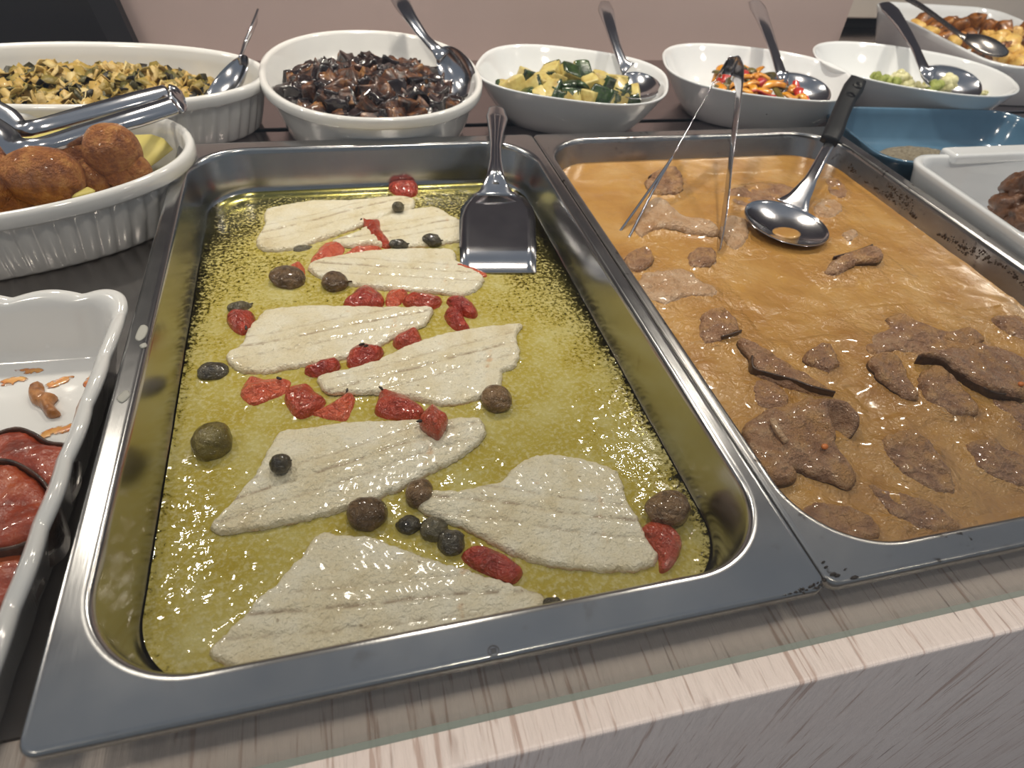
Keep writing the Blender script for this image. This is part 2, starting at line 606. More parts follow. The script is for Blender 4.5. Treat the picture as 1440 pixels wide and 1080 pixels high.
def slab_geo(O, z0, H, edge_w, step, side=0.35, fn=None, seed=1):
    """a low domed piece with outline O standing on z0, height H, rounded over edge_w"""
    area = np.sum(O[:, 0] * np.roll(O[:, 1], -1) - np.roll(O[:, 0], -1) * O[:, 1])
    if area < 0:
        O = O[::-1]
    V, F = tri_fill(O, step, seed)
    d, _ = poly_dist(V, O)
    t = np.clip(d / edge_w, 0, 1)
    prof = np.sqrt(np.maximum(0, 1 - (1 - t) ** 2))
    z = z0 + H * (side + (1 - side) * prof)
    if fn is not None:
        z = z + fn(V, d, t)
    top = np.column_stack([V, z])
    # the rim: directed boundary edges of the fill
    cnt = {}
    for f in F:
        for i in range(len(f)):
            a, b = f[i], f[(i + 1) % len(f)]
            cnt[(a, b)] = 1
    bnd = [(a, b) for (a, b) in cnt if (b, a) not in cnt]
    used = sorted(set([a for a, b in bnd] + [b for a, b in bnd]))
    c = O.mean(0)
    base = {}
    low = []
    for i in used:
        base[i] = len(top) + len(low)
        q = V[i] + (c - V[i]) * 0.03
        low.append((q[0], q[1], z0))
    cen = len(top) + len(low)
    low.append((c[0], c[1], z0))
    F2 = [(b, a, base[a], base[b]) for a, b in bnd]
    F3 = [(base[b], base[a], cen) for a, b in bnd]
    VV = np.vstack([top, np.array(low)])
    edge = np.concatenate([t, np.zeros(len(low))])
    fm = [0] * len(F) + [1] * (len(F2) + len(F3))
    return VV, list(F) + F2 + F3, edge, fm


def slab(name, O, z0, H, edge_w, step, mats, parent=None, side=0.35, fn=None, seed=1, extra=None):
    VV, FF, edge, fm = slab_geo(O, z0, H, edge_w, step, side, fn, seed)
    at = {'edge': edge}
    if extra is not None:
        at.update(extra(VV))
    if not isinstance(mats, (list, tuple)):
        mats = [mats]
        fm = [0] * len(FF)
    return obj(name, VV, FF, mats, parent, True, at, fm)


def pix_outline(P, z, step):
    return catmull([G(u, v, z)[:2] for u, v in P], step)


def resample(P, n):
    P = np.asarray(P)
    Q = np.vstack([P, P[:1]])
    s = np.concatenate([[0], np.cumsum(np.linalg.norm(np.diff(Q, axis=0), axis=1))])
    t = np.linspace(0, s[-1], n, endpoint=False)
    return np.stack([np.interp(t, s, Q[:, i]) for i in range(Q.shape[1])], 1), s[-1]


def ell(a, b, n=2.0, K=720):
    t = np.linspace(0, 2 * math.pi, K, endpoint=False)
    c, s = np.cos(t), np.sin(t)
    return np.stack([a * np.sign(c) * np.abs(c) ** (2 / n), b * np.sign(s) * np.abs(s) ** (2 / n)], 1)


def rrect(a, b, r, k=24):
    r = min(r, a * 0.999, b * 0.999)
    P = []
    for cx, cy, a0 in ((a - r, b - r, 0), (-(a - r), b - r, 90), (-(a - r), -(b - r), 180), (a - r, -(b - r), 270)):
        for i in range(k + 1):
            t = math.radians(a0 + 90 * i / k)
            P.append((cx + r * math.cos(t), cy + r * math.sin(t)))
    return np.array(P)


def vessel(name, c, rot, shape, prof, mat, parent=None, K=200, flute=None):
    """shape(off) gives an outline shrunk by off; prof = rings (off, z, flute 0/1, wave 0/1)"""
    V = []
    cr, sr = math.cos(rot), math.sin(rot)
    for off, z, fl, wv in prof:
        P, L = resample(shape(off), K)
        s = np.arange(K) / K
        zz = np.full(K, z, float)
        if flute and (fl or wv):
            cen = P.mean(0)
            dr = P - cen
            dr = dr / np.linalg.norm(dr, axis=1)[:, None]
            n, amp, wamp, hamp = flute
            if fl:
                P = P + dr * (amp * (np.abs(np.cos(math.pi * n * s)) - 0.5) * fl)[:, None]
            if wv:
                sc_ = np.abs(np.sin(math.pi * n * s))
                P = P + dr * (wamp * (sc_ - 0.6) * wv)[:, None]
                zz = zz + hamp * (sc_ - 0.6) * wv
        X = c[0] + cr * P[:, 0] - sr * P[:, 1]
        Y = c[1] + sr * P[:, 0] + cr * P[:, 1]
        V.append(np.stack([X, Y, zz], 1))
    R = len(V)
    VV = np.vstack(V + [np.array([[c[0], c[1], prof[0][1]], [c[0], c[1], prof[-1][1]]])])
    F = []
    for r in range(R - 1):
        for i in range(K):
            j = (i + 1) % K
            F.append((r * K + i, r * K + j, (r + 1) * K + j, (r + 1) * K + i))
    for i in range(K):
        j = (i + 1) % K
        F.append((R * K, j, i))
        F.append((R * K + 1, (R - 1) * K + i, (R - 1) * K + j))
    return obj(name, VV, F, mat, parent)


def ribbon_geo(P, W, T, up, step=0.004, crown=0.0):
    """flat bar along path P: widths W, thickness T (per point), up = rough face normal"""
    P = np.asarray(P, float)
    ch = np.concatenate([[0], np.cumsum(np.linalg.norm(np.diff(P, axis=0), axis=1))])
    Q = catmull(P, step, False)
    cq = np.concatenate([[0], np.cumsum(np.linalg.norm(np.diff(Q, axis=0), axis=1))])
    cq = cq / cq[-1] * ch[-1]
    Wq = np.interp(cq, ch, np.broadcast_to(W, len(P)))
    Tq = np.interp(cq, ch, np.broadcast_to(T, len(P)))
    up = np.asarray(up, float)
    if up.ndim == 1:
        up = np.repeat(up[None], len(P), 0)
    Uq = np.stack([np.interp(cq, ch, up[:, i]) for i in range(3)], 1)
    Tg = np.gradient(Q, axis=0)
    Tg /= np.linalg.norm(Tg, axis=1)[:, None]
    S = np.cross(Tg, Uq)
    S /= np.linalg.norm(S, axis=1)[:, None]
    Nn = np.cross(S, Tg)
    prof = [(-1, 0), (-0.93, 0.8), (-0.5, 1), (0, 1), (0.5, 1), (0.93, 0.8), (1, 0), (0.93, -0.8), (0.5, -1), (0, -1), (-0.5, -1), (-0.93, -0.8)]
    k = len(prof)
    V = []
    for i in range(len(Q)):
        for a, b in prof:
            cz = crown * (1 - a * a)
            V.append(Q[i] + S[i] * (a * Wq[i] / 2) + Nn[i] * (b * Tq[i] / 2 + cz))
    F = []
    for i in range(len(Q) - 1):
        for j in range(k):
            F.append((i * k + j, i * k + (j + 1) % k, (i + 1) * k + (j + 1) % k, (i + 1) * k + j))
    F.append(tuple(range(k))[::-1])
    F.append(tuple((len(Q) - 1) * k + j for j in range(k)))
    return np.array(V), F


def ribbon(name, P, W, T, up, mat, parent, step=0.004, crown=0.0):
    V, F = ribbon_geo(P, W, T, up, step, crown)
    return obj(name, V, F, mat, parent)


def spoon_bowl(name, c, d, n, L, W, D, mat, parent, thick=0.0012, egg=0.18, K=40, R=10):
    """c centre of the mouth, d unit towards the handle, n unit out of the mouth"""
    d = np.asarray(d, float)
    d /= np.linalg.norm(d)
    n = np.asarray(n, float)
    n -= d * (n @ d)
    n /= np.linalg.norm(n)
    s = np.cross(n, d)
    V = []
    for lay in (0, 1):
        for r in range(R + 1):
            q = r / R
            for i in range(K):
                t = 2 * math.pi * i / K
                x, y = math.cos(t) * q, math.sin(t) * q
                wid = 1 - egg * x
                dep = D * (1 - q ** 2.2)
                p = np.asarray(c) + d * (x * L / 2) + s * (y * wid * W / 2) - n * (dep + (thick if lay else 0))
                V.append(p)
    F = []
    B = (R + 1) * K
    for lay in (0, 1):
        for r in range(R):
            for i in range(K):
                a, b = lay * B + r * K + i, lay * B + r * K + (i + 1) % K
                q = (a, b, b + K, a + K)
                F.append(q if lay else q[::-1])
    for i in range(K):
        a, b = R * K + i, R * K + (i + 1) % K
        F.append((a, b, b + B, a + B))
    return obj(name, V, F, mat, parent)


_ico = {}


def ico(sub):
    if sub not in _ico:
        import bmesh
        bm = bmesh.new()
        bmesh.ops.create_icosphere(bm, subdivisions=sub, radius=1)
        _ico[sub] = (np.array([tuple(v.co) for v in bm.verts]), [tuple(v.index for v in f.verts) for f in bm.faces])
        bm.free()
    return _ico[sub]


def rotm(rx, ry, rz):
    return np.array(Euler((rx, ry, rz), 'XYZ').to_matrix())


def blob_geo(c, r, rot=(0, 0, 0), sub=3, amp=0.08, freq=1.6, seed=0, box=1.0):
    """lumpy solid; box<1 pushes the sphere towards a block"""
    S, F = ico(sub)
    P = np.sign(S) * np.abs(S) ** box
    if box != 1.0:
        P = P / np.abs(P).max(1)[:, None] * (1 - 0.12 * (1 - np.abs(S).max(1)[:, None])) if box < 0.5 else P
    k = np.array([1 + amp * nz(*(p * freq + seed * 7.3)) + amp * 0.5 * nz(*(p * freq * 2.3 + seed * 3.1 + 9)) for p in S])
    P = P * k[:, None] * np.asarray(r)
    P = P @ rotm(*rot).T + np.asarray(c)
    return P, F


def blob(name, c, r, rot, mat, parent=None, **kw):
    V, F = blob_geo(c, r, rot, **kw)
    return obj(name, V, F, mat, parent)


def box_geo(x0, x1, y0, y1, z0, z1, bev=0.0):
    V = [(x0, y0, z0), (x1, y0, z0), (x1, y1, z0), (x0, y1, z0), (x0, y0, z1), (x1, y0, z1), (x1, y1, z1), (x0, y1, z1)]
    F = [(0, 3, 2, 1), (4, 5, 6, 7), (0, 1, 5, 4), (1, 2, 6, 5), (2, 3, 7, 6), (3, 0, 4, 7)]
    return V, F


def box(name, x0, x1, y0, y1, z0, z1, mat, parent=None, bev=0.0):
    V, F = box_geo(x0, x1, y0, y1, z0, z1)
    o = obj(name, V, F, mat, parent, smooth=False)
    if bev:
        b = o.modifiers.new('bevel', 'BEVEL')
        b.width = bev
        b.segments = 3
    return o


def copy_tree(o, parent=None):
    c = o.copy()
    COL.objects.link(c)
    c.parent = parent
    for ch in o.children:
        copy_tree(ch, c)
    return c


# ================================================================== SETTING
ZD = -0.046      # steel deck
ZS = -0.036      # rear shelf
tag(box('wall_back', -1.6, 0.978, 0.905, 0.93, ZS - 0.02, 0.20, M['wall']), 'mauve grey wall panel behind the row of bowls', kind='structure')
tag(box('wall_rear', -1.6, 2.6, 1.33, 1.36, -0.95, 2.2, M['wall_dark']), 'taupe wall far behind the counter, coloured dark as if unlit', kind='structure')
tag(box('floor', -2.5, 3.5, -2.5, 2.2, -0.97, -0.95, M['floor']), 'dark floor below the counter', kind='structure')

ctr = thing('serving_counter', (0.4, 0.4, -0.95), 'whitewashed wooden serving counter with a steel deck holding all the dishes', 'counter')
box('steel_deck', -0.75, 1.75, 0.03, 0.665, ZD - 0.004, ZD, M['steel_deck'], ctr)
box('rear_shelf', -0.75, 1.75, 0.668, 1.18, ZS - 0.012, ZS, M['steel_shelf'], ctr, 0.001)
box('cross_bar', -0.75, 1.75, 0.602, 0.658, ZS - 0.009, ZS, M['steel_shelf'], ctr, 0.001)
box('wooden_front', -0.75, 1.75, -0.0245, 0.0295, -0.95, ZD, M['wood'], ctr, 0.0022)
box('carcass', -0.75, 1.75, 0.03, 1.18, -0.95, ZD - 0.005, M['black_panel'], ctr)
# steel rail that separates the side dishes from the rear shelf
ra, rb = G(1300, 140, ZS + 0.002), G(1470, 195, ZS + 0.002)
ribbon('rail', [ra, (ra + rb) / 2, rb], 0.012, 0.004, (0, 0, 1), M['steel_deck'], ctr)

g = thing('sneeze_guard', (0.4, -0.0055, ZD), 'clear upright glass pane standing on the wooden ledge in front of the trays', 'glass guard')
gv, gf = box_geo(-0.75, 1.75, -0.0078, -0.0045, ZD + 0.0003, 0.62)
obj('glass_pane', gv, gf, [M['glass'], M['glass_edge']], g, smooth=False, fmat=[1, 1, 0, 1, 0, 1])

bp = thing('divider', (-0.36, 0.88, ZS), 'black divider with a slanted side edge standing behind the oval cabbage dish', 'divider')
xr0, xr1 = -0.083, -0.097
V = [(-0.75, 0.862, ZS), (xr0 - 0.024, 0.862, ZS), (xr0, 0.88, ZS), (xr0, 0.903, ZS), (-0.75, 0.903, ZS)]
V += [(-0.75, 0.862, 0.42), (xr1 - 0.09, 0.862, 0.42), (xr1 - 0.065, 0.88, 0.42), (xr1 - 0.065, 0.903, 0.42), (-0.75, 0.903, 0.42)]
obj('board', V, [(i, (i + 1) % 5, 5 + (i + 1) % 5, 5 + i) for i in range(5)] + [(4, 3, 2, 1, 0), (5, 6, 7, 8, 9)], M['black_panel'], bp, smooth=False)

tag(box('black_end_panel', 0.985, 2.4, 1.10, 1.17, ZS + 0.0005, -0.0185, M['black_plastic']), 'glossy black panel edge beyond the end of the mauve wall panel', 'appliance')  # plain black block filling the gap below the cream shelf
tag(box('cream_shelf', 0.985, 2.4, 1.095, 1.175, -0.018, 0.03, M['wall_cream'], None, 0.003), 'cream shelf edge lying on the black panel', 'shelf')

# ================================================================== TRAYS


def tray(name, x0, x1, y0, y1, rims, depth, mat, label):
    """rims = left, right, front, back widths"""
    l, r, f, b = rims
    cx, cy = (x0 + x1) / 2, (y0 + y1) / 2
    t = thing(name, (cx, cy, ZD), label, 'tray')
    K = 232

    def ring(xa, xb, ya, yb, rad, z):
        P = rrect((xb - xa) / 2, (yb - ya) / 2, rad, 28) + np.array([(xa + xb) / 2, (ya + yb) / 2])
        return np.column_stack([P, np.full(len(P), z)])
    o = (x0, x1, y0, y1)
    i = (x0 + l, x1 - r, y0 + f, y1 - b)

    def ins(q, d):
        return (q[0] + d, q[1] - d, q[2] + d, q[3] - d)
    rings = [ring(*ins(o, 0.0008), 0.006, -0.0065), ring(*o, 0.007, -0.006), ring(*o, 0.007, -0.0015), ring(*ins(o, 0.0005), 0.007, -0.0003), ring(*ins(o, 0.0012), 0.007, 0.0), ring(*ins(o, 0.0030), 0.0065, 0.0),
             ring(*ins(i, -0.0030), 0.053, 0.0), ring(*ins(i, -0.0012), 0.052, 0.0), ring(*ins(i, 0.0), 0.050, -0.0004), ring(*ins(i, 0.0012), 0.050, -0.0018), ring(*ins(i, 0.0018), 0.050, -0.005)]
    for zz in (0.4, 0.7):
        rings.append(ring(*ins(i, 0.0018 + 0.006 * zz), 0.048, -0.005 - (depth - 0.017) * zz))
    R0 = 0.012
    for a in range(0, 91, 15):
        aa = math.radians(a)
        rings.append(ring(*ins(i, 0.0078 + R0 * (1 - math.cos(aa))), 0.046 - 0.006 * a / 90, -depth + R0 - R0 * math.sin(aa)))
    for q in (0.03, 0.08, 0.13):
        rings.append(ring(*ins(i, 0.0198 + q), max(0.012, 0.038 - q), -depth))
    n = len(rings[0])
    V = np.vstack(rings)
    F = []
    for k in range(len(rings) - 1):
        for j in range(n):
            jj = (j + 1) % n
            F.append((k * n + j, k * n + jj, (k + 1) * n + jj, (k + 1) * n + j))
    F.append(tuple((len(rings) - 1) * n + j for j in range(n)))
    ob = obj('pan', V, F, mat, t)
    sm = ob.modifiers.new('sheet', 'SOLIDIFY')
    sm.thickness = 0.0009
    sm.offset = -1
    return t, i


DEP1 = 0.0445
tray1, in1 = tray('fish_tray', 0.0, 0.3460, 0.0, 0.5455, (0.0125, 0.0100, 0.0195, 0.0165), DEP1, M['steel_tray'],
                  'stainless steel tray of white fish fillets in yellow-green oil')
tray2, in2 = tray('meat_tray', 0.3468, 0.7130, 0.0005, 0.5445, (0.0070, 0.0130, 0.0155, 0.0155), DEP1, M['steel_tray2'],
                  'stainless steel tray of sliced meat in brown gravy, specked inside wall')

# stamped round mark on the front rim, dried drips on the side rim, scorched crumbs by the seam
c = G(694, 915, 0.0002)
t_ = np.linspace(0, 2 * math.pi, 28, endpoint=False)
V = [(c[0] + r * math.cos(a), c[1] + r * math.sin(a), 0.0003) for r in (0.0026, 0.0021) for a in t_]
obj('stamp', V, [(i, (i + 1) % 28, 28 + (i + 1) % 28, 28 + i) for i in range(28)], M['cutlery_dark'], tray1)
V = []
F = []
for s in (-0.0009, 0.0, 0.0009):
    k0 = len(V)
    V += [(c[0] - 0.0014, c[1] + s - 0.00022, 0.0003), (c[0] + 0.0014, c[1] + s - 0.00022, 0.0003), (c[0] + 0.0014, c[1] + s + 0.00022, 0.0003), (c[0] - 0.0014, c[1] + s + 0.00022, 0.0003)]
    F.append((k0, k0 + 1, k0 + 2, k0 + 3))
obj('stamp_lettering', V, F, M['cutlery_dark'], tray1)
M['drip'] = m_plain('dried_drip', lin(170, 168, 160), 0.6)
for P in ([(190, 475), (198, 458), (208, 460), (205, 473), (196, 480)], [(196, 486), (204, 482), (207, 487), (200, 490)], [(164, 560), (176, 549), (184, 555), (172, 567)]):
    slab('dried_drip', pix_outline(P, 0.0, 0.0006), 0.0, 0.0005, 0.001, 0.001, M['drip'], tray1)
rs = random.Random(3)
for i in range(26):
    u = 1100 + 62 * rs.random() ** 0.6
    v = 842 - (u - 1100) * 0.27 - rs.random() * (4 + (u - 1100) * 0.12)
    p = G(u, v, 0.0005)
    r = rs.uniform(0.0003, 0.0009)
    blob('scorched_crumb', p, (r, r, r * 0.6), (0, 0, 0), M['char'], tray1, sub=1)
for u, v, r in ((1172, 807, 0.0014), (1178, 809, 0.0012), (1202, 812, 0.0016), (1189, 800, 0.0006), (1158, 790, 0.0008), (1162, 797, 0.0008)):
    p = G(u, v, 0.0005)
    blob('scorched_crumb', p, (r * 1.5, r * 0.7, r * 0.5), (0, 0, 0), M['char'], tray2, sub=1)

M['speck'] = m_plain('dried_gravy_speck', lin(52, 34, 18), 0.6)
# specks of dried gravy on the far side wall of the meat tray
rs = np.random.RandomState(21)
V, F = [], []
S_, SF_ = ico(1)
for i in range(900):
    yy = rs.uniform(0.10, 0.47)
    ff = rs.uniform(0.05, 0.50)
    if nz(yy * 22, ff * 3, 2.0) < 0.05:
        continue
    zz = -0.005 - (DEP1 - 0.017) * ff
    xx = in2[1] - 0.0018 - 0.006 * ff
    r = rs.uniform(0.0004, 0.0011) * (1.6 if rs.rand() < 0.12 else 1)
    b = len(V)
    V += list(S_ * [r * 0.35, r * rs.uniform(0.8, 1.5), r * rs.uniform(0.8, 1.8)] + [xx, yy, zz])
    F += [tuple(b + j for j in f) for f in SF_]
dsp = obj('dried_specks', V, F, M['speck'], tray2)
dsp['kind'] = 'stuff'

ZL = -0.0395     # level of the oil
ZF = -0.0350     # upper face of fish, used to place outlines
OUT1 = []        # outlines standing in the oil

# ------------------------------------------------------------------ fish fillets
FISH = [
    ([(360, 335), (371, 315), (373, 293), (400, 286), (440, 280), (500, 279), (545, 275), (575, 276), (584, 284), (575, 292), (540, 303), (500, 318), (450, 335), (410, 347), (378, 350), (364, 345)],
     'white fish fillet at the tray end, beneath the small tomato piece lying against the wall'),
    ([(466, 338), (500, 325), (530, 306), (560, 296), (610, 289), (640, 305), (656, 313), (662, 325), (650, 335), (610, 342), (560, 345), (520, 342), (490, 345)],
     'white fish fillet partly behind the spatula blade with a tomato lying across it'),
    ([(432, 374), (450, 363), (500, 353), (560, 347), (610, 347), (638, 350), (645, 366), (665, 377), (681, 390), (670, 405), (650, 412), (600, 408), (540, 404), (480, 396), (450, 388)],
     'white fish fillet whose end touches the lower corner of the spatula blade'),
    ([(318, 497), (340, 481), (346, 462), (365, 440), (378, 432), (430, 427), (500, 428), (570, 430), (607, 431), (605, 446), (590, 458), (560, 470), (520, 490), (470, 505), (420, 512), (380, 520), (345, 521), (325, 512)],
     'white fish fillet with a small orange spot beside the tomato and olive pair'),
    ([(447, 527), (490, 516), (530, 503), (580, 480), (640, 463), (690, 456), (733, 453), (727, 470), (731, 495), (724, 514), (707, 520), (706, 540), (690, 552), (660, 562), (630, 567), (590, 560), (540, 552), (490, 552), (458, 550)],
     'white fish fillet with its wide torn end beside a tan wrinkled olive'),
    ([(295, 735), (320, 710), (340, 685), (360, 660), (375, 630), (394, 604), (440, 597), (500, 590), (560, 588), (620, 587), (660, 585), (676, 586), (684, 605), (675, 620), (640, 645), (600, 665), (540, 695), (480, 715), (420, 730), (360, 742), (310, 748)],
     'white fish fillet carrying a caper and a red tomato piece on top'),
    ([(580, 700), (600, 689), (640, 688), (680, 680), (708, 672), (722, 655), (745, 640), (775, 636), (820, 642), (860, 655), (872, 665), (880, 690), (885, 705), (900, 730), (915, 760), (928, 780), (915, 795), (880, 801), (820, 798), (760, 790), (715, 775), (680, 755), (640, 735), (600, 722)],
     'white fish fillet with a curled brown tail, wide end beside tomato and big olive'),
    ([(293, 913), (320, 885), (345, 860), (362, 838), (385, 820), (402, 800), (420, 780), (438, 757), (452, 745), (480, 748), (520, 752), (560, 765), (600, 780), (640, 792), (690, 810), (730, 822), (760, 833), (768, 848), (755, 862), (700, 885), (600, 910), (500, 935), (420, 950), (370, 950), (325, 938)],
     'largest white fish fillet lying along the front rim of the tray'),
]


def fish(P, label, i):
    O = pix_outline(P, ZF, 0.0014)
    ca = O.mean(0)
    u_, s_, vt = np.linalg.svd(O - ca)
    ax = vt[0]
    if ax[0] < 0:
        ax = -ax
    bx = np.array([-ax[1], ax[0]])
    # ragged outline
    n = len(O)
    cen = O - ca
    nrm = np.stack([np.roll(O, -1, 0)[:, 1] - np.roll(O, 1, 0)[:, 1], -(np.roll(O, -1, 0)[:, 0] - np.roll(O, 1, 0)[:, 0])], 1)
    nrm /= np.linalg.norm(nrm, axis=1)[:, None] + 1e-12
    O = O + nrm * np.array([0.0013 * nz(p[0] * 200, p[1] * 200, i) + 0.0007 * nz(p[0] * 520, p[1] * 520, i) for p in O])[:, None]

    def uv(V):
        q = V[:, :2] - ca
        return q @ ax, q @ bx

    def fn(V, d, t):
        a, b = uv(V)
        bend = np.array([0.0035 * nz(x * 14, i * 5.0) for x in a])
        b2 = b - bend
        z = -0.0009 * np.exp(-(b2 / 0.0012) ** 2) * t + 0.0012 * np.exp(-(b2 / 0.016) ** 2)
        z += -0.0006 * np.exp(-((b2 - 0.011) / 0.0012) ** 2) * t
        z += -0.0006 * np.exp(-((b2 + 0.012) / 0.0012) ** 2) * t
        z += 0.00010 * np.sin(2 * math.pi * (a / 0.0052 + np.abs(b2) / 0.0075)) * t
        z += np.array([0.0009 * nz(x * 55, y * 55, i * 3) + 0.00035 * nz(x * 240, y * 240, i) for x, y in V[:, :2]]) * t
        return z

    def extra(V):
        a, b = uv(V)
        bend = np.array([0.0035 * nz(x * 14, i * 5.0) for x in a])
        b2 = b - bend
        return {'line': np.exp(-(b2 / 0.0011) ** 2) + 0.6 * np.exp(-((b2 - 0.011) / 0.0008) ** 2) + 0.6 * np.exp(-((b2 + 0.012) / 0.0008) ** 2)}
    o = slab('fish_fillet', O, -DEP1 + 0.0006, 0.0088, 0.0034, 0.0016, [M['fish'], M['fish_skin']], None, side=0.62, fn=fn, seed=i, extra=extra)
    OUT1.append(O[::2])
    return tag(o, label, 'fish fillet', 'white fish fillets in the steel tray')


fishes = [fish(P, lab, i) for i, (P, lab) in enumerate(FISH)]

# ------------------------------------------------------------------ tomato pieces
TOM = [  # outline in the photo, height, top level, pale?, label
    ([(546, 258), (560, 254), (584, 255), (588, 263), (583, 272), (566, 273), (552, 268)], 0, 'small red tomato piece against the far wall of the fish tray'),
    ([(508, 306), (520, 310), (534, 308), (539, 322), (551, 340), (544, 346), (528, 340), (517, 328)], 0, 'pointed red tomato strip lying across the fillet behind the spatula'),
    ([(436, 366), (442, 352), (455, 338), (478, 333), (486, 345), (480, 355), (460, 364)], 1, 'pale soft tomato piece at the tail of the fillet behind the spatula'),
    ([(480, 356), (492, 347), (515, 341), (536, 345), (534, 351), (512, 354), (490, 359)], 1, 'long flat tomato strip lying between two fillets beside a caper'),
    ([(404, 372), (418, 366), (428, 372), (429, 384), (418, 386), (408, 380)], 1, 'tiny tomato piece tucked behind the large wrinkled brown olive'),
    ([(632, 371), (645, 366), (660, 371), (685, 380), (683, 386), (664, 383), (646, 378)], 1, 'thin orange tomato strip under the spatula blade edge'),
    ([(482, 424), (495, 410), (512, 399), (527, 404), (540, 416), (536, 427), (508, 430)], 0, 'bright red tomato wedge beside the stemmed olive'),
    ([(540, 418), (546, 406), (562, 404), (574, 408), (568, 420), (556, 428), (543, 426)], 1, 'soft tomato piece between a red wedge and a long tomato strip'),
    ([(566, 420), (580, 412), (606, 413), (622, 418), (616, 428), (596, 432), (572, 427)], 0, 'long tomato piece at the tail tip of the orange-spotted fillet'),
    ([(627, 420), (640, 414), (660, 420), (672, 434), (668, 443), (652, 440), (638, 432)], 0, 'folded tomato piece, upper of two lying beside the long tomato piece'),
    ([(624, 440), (632, 430), (646, 436), (656, 450), (662, 462), (648, 462), (634, 456)], 0, 'folded tomato piece, lower of two, touching the torn-ended fillet'),
    ([(317, 444), (332, 436), (354, 437), (358, 446), (350, 460), (340, 467), (326, 460)], 0, 'red tomato piece leaning on a grey caper by the tray side'),
    ([(552, 476), (566, 465), (584, 460), (593, 470), (590, 480), (570, 487), (556, 485)], 0, 'tomato chunk beneath the tail of the orange-spotted fillet'),
    ([(486, 502), (494, 488), (508, 482), (528, 484), (540, 490), (532, 502), (512, 511), (490, 512)], 0, 'tomato piece with a charred tip between two fillets'),
    ([(427, 517), (446, 509), (472, 503), (479, 511), (470, 519), (446, 526), (432, 524)], 0, 'flat red tomato slice beside the charred tomato piece'),
    ([(336, 552), (341, 535), (352, 524), (374, 528), (398, 526), (410, 534), (400, 550), (380, 558), (354, 566)], 1, 'large soft tomato piece with a charred fold near the big green olive'),
    ([(398, 556), (408, 542), (432, 537), (444, 548), (458, 560), (446, 574), (424, 584), (410, 578)], 0, 'rounded red tomato piece, middle of three in a row under a fillet tail'),
    ([(436, 578), (456, 566), (488, 549), (500, 556), (494, 576), (486, 588), (462, 586)], 1, 'pale triangular tomato piece with a dark pointed tip'),
    ([(526, 575), (530, 560), (536, 545), (556, 549), (578, 558), (598, 574), (592, 584), (562, 587), (538, 583)], 0, 'big glossy red tomato wedge between two fillets'),
    ([(589, 590), (596, 581), (608, 572), (620, 580), (630, 588), (626, 602), (616, 614), (602, 606), (592, 598)], 2, 'red tomato piece resting on top of a fillet'),
    ([(648, 778), (660, 766), (678, 764), (706, 776), (735, 796), (730, 812), (714, 817), (684, 804), (660, 792)], 0, 'long red tomato strip lying between capers and the curled-tail fillet'),
    ([(902, 742), (916, 731), (940, 735), (960, 754), (958, 775), (946, 795), (930, 801), (926, 780), (914, 764)], 0, 'red tomato piece beside the big tan olive at the tray corner'),
]


def tomato(P, kind, label, i):
    zc = -0.030 if kind == 2 else -0.035
    zb = -0.0350 if kind == 2 else -DEP1 + 0.0006
    H = 0.012 if kind == 2 else 0.0125 if not kind else 0.0095
    O = pix_outline(P, zc, 0.0011)
    sz = math.sqrt(np.ptp(O[:, 0]) * np.ptp(O[:, 1]))
    ca = O.mean(0)
    th = i * 1.9

    def fn(V, d, t):
        q = (V - ca) / sz
        z = 0.0022 * (q[:, 0] * math.cos(th) + q[:, 1] * math.sin(th))
        z += 0.0012 * np.array([nz(x * 150, y * 150, i) + 0.5 * nz(x * 400, y * 400, i) for x, y in V])
        ridge = q[:, 0] * math.sin(th) - q[:, 1] * math.cos(th)
        z += 0.0018 * np.exp(-(ridge / 0.12) ** 2)
        return z * (0.35 + 0.65 * t)
    mt = M['tomato_pale'] if kind == 1 else M['tomato']
    o = slab('tomato_piece', O, zb, H, max(0.004, sz * 0.34), 0.0014, mt, None, side=0.4, fn=fn, seed=i)
    if kind != 2:
        OUT1.append(O[::2])
    tag(o, label, 'tomato', 'roasted tomato pieces in the fish tray')
    return o


toms = [tomato(P, k, lab, i) for i, (P, k, lab) in enumerate(TOM)]
for ti, (u, v, zz), r in ((13, (509, 484, -0.029), 0.0016), (13, (515, 486, -0.029), 0.0012), (19, (591, 592, -0.027), 0.0016), (18, (536, 546, -0.031), 0.0014), (17, (488, 549, -0.033), 0.0012),
                          (15, (392, 532, -0.032), 0.0016), (11, (346, 461, -0.032), 0.0014), (1, (508, 308, -0.03), 0.0011)):
    blob('charred_tip', G(u, v, zz), (r * 1.6, r * 0.6, r * 0.6), (0.3, 0.2, ti), M['char'], toms[ti], sub=2, amp=0.5)

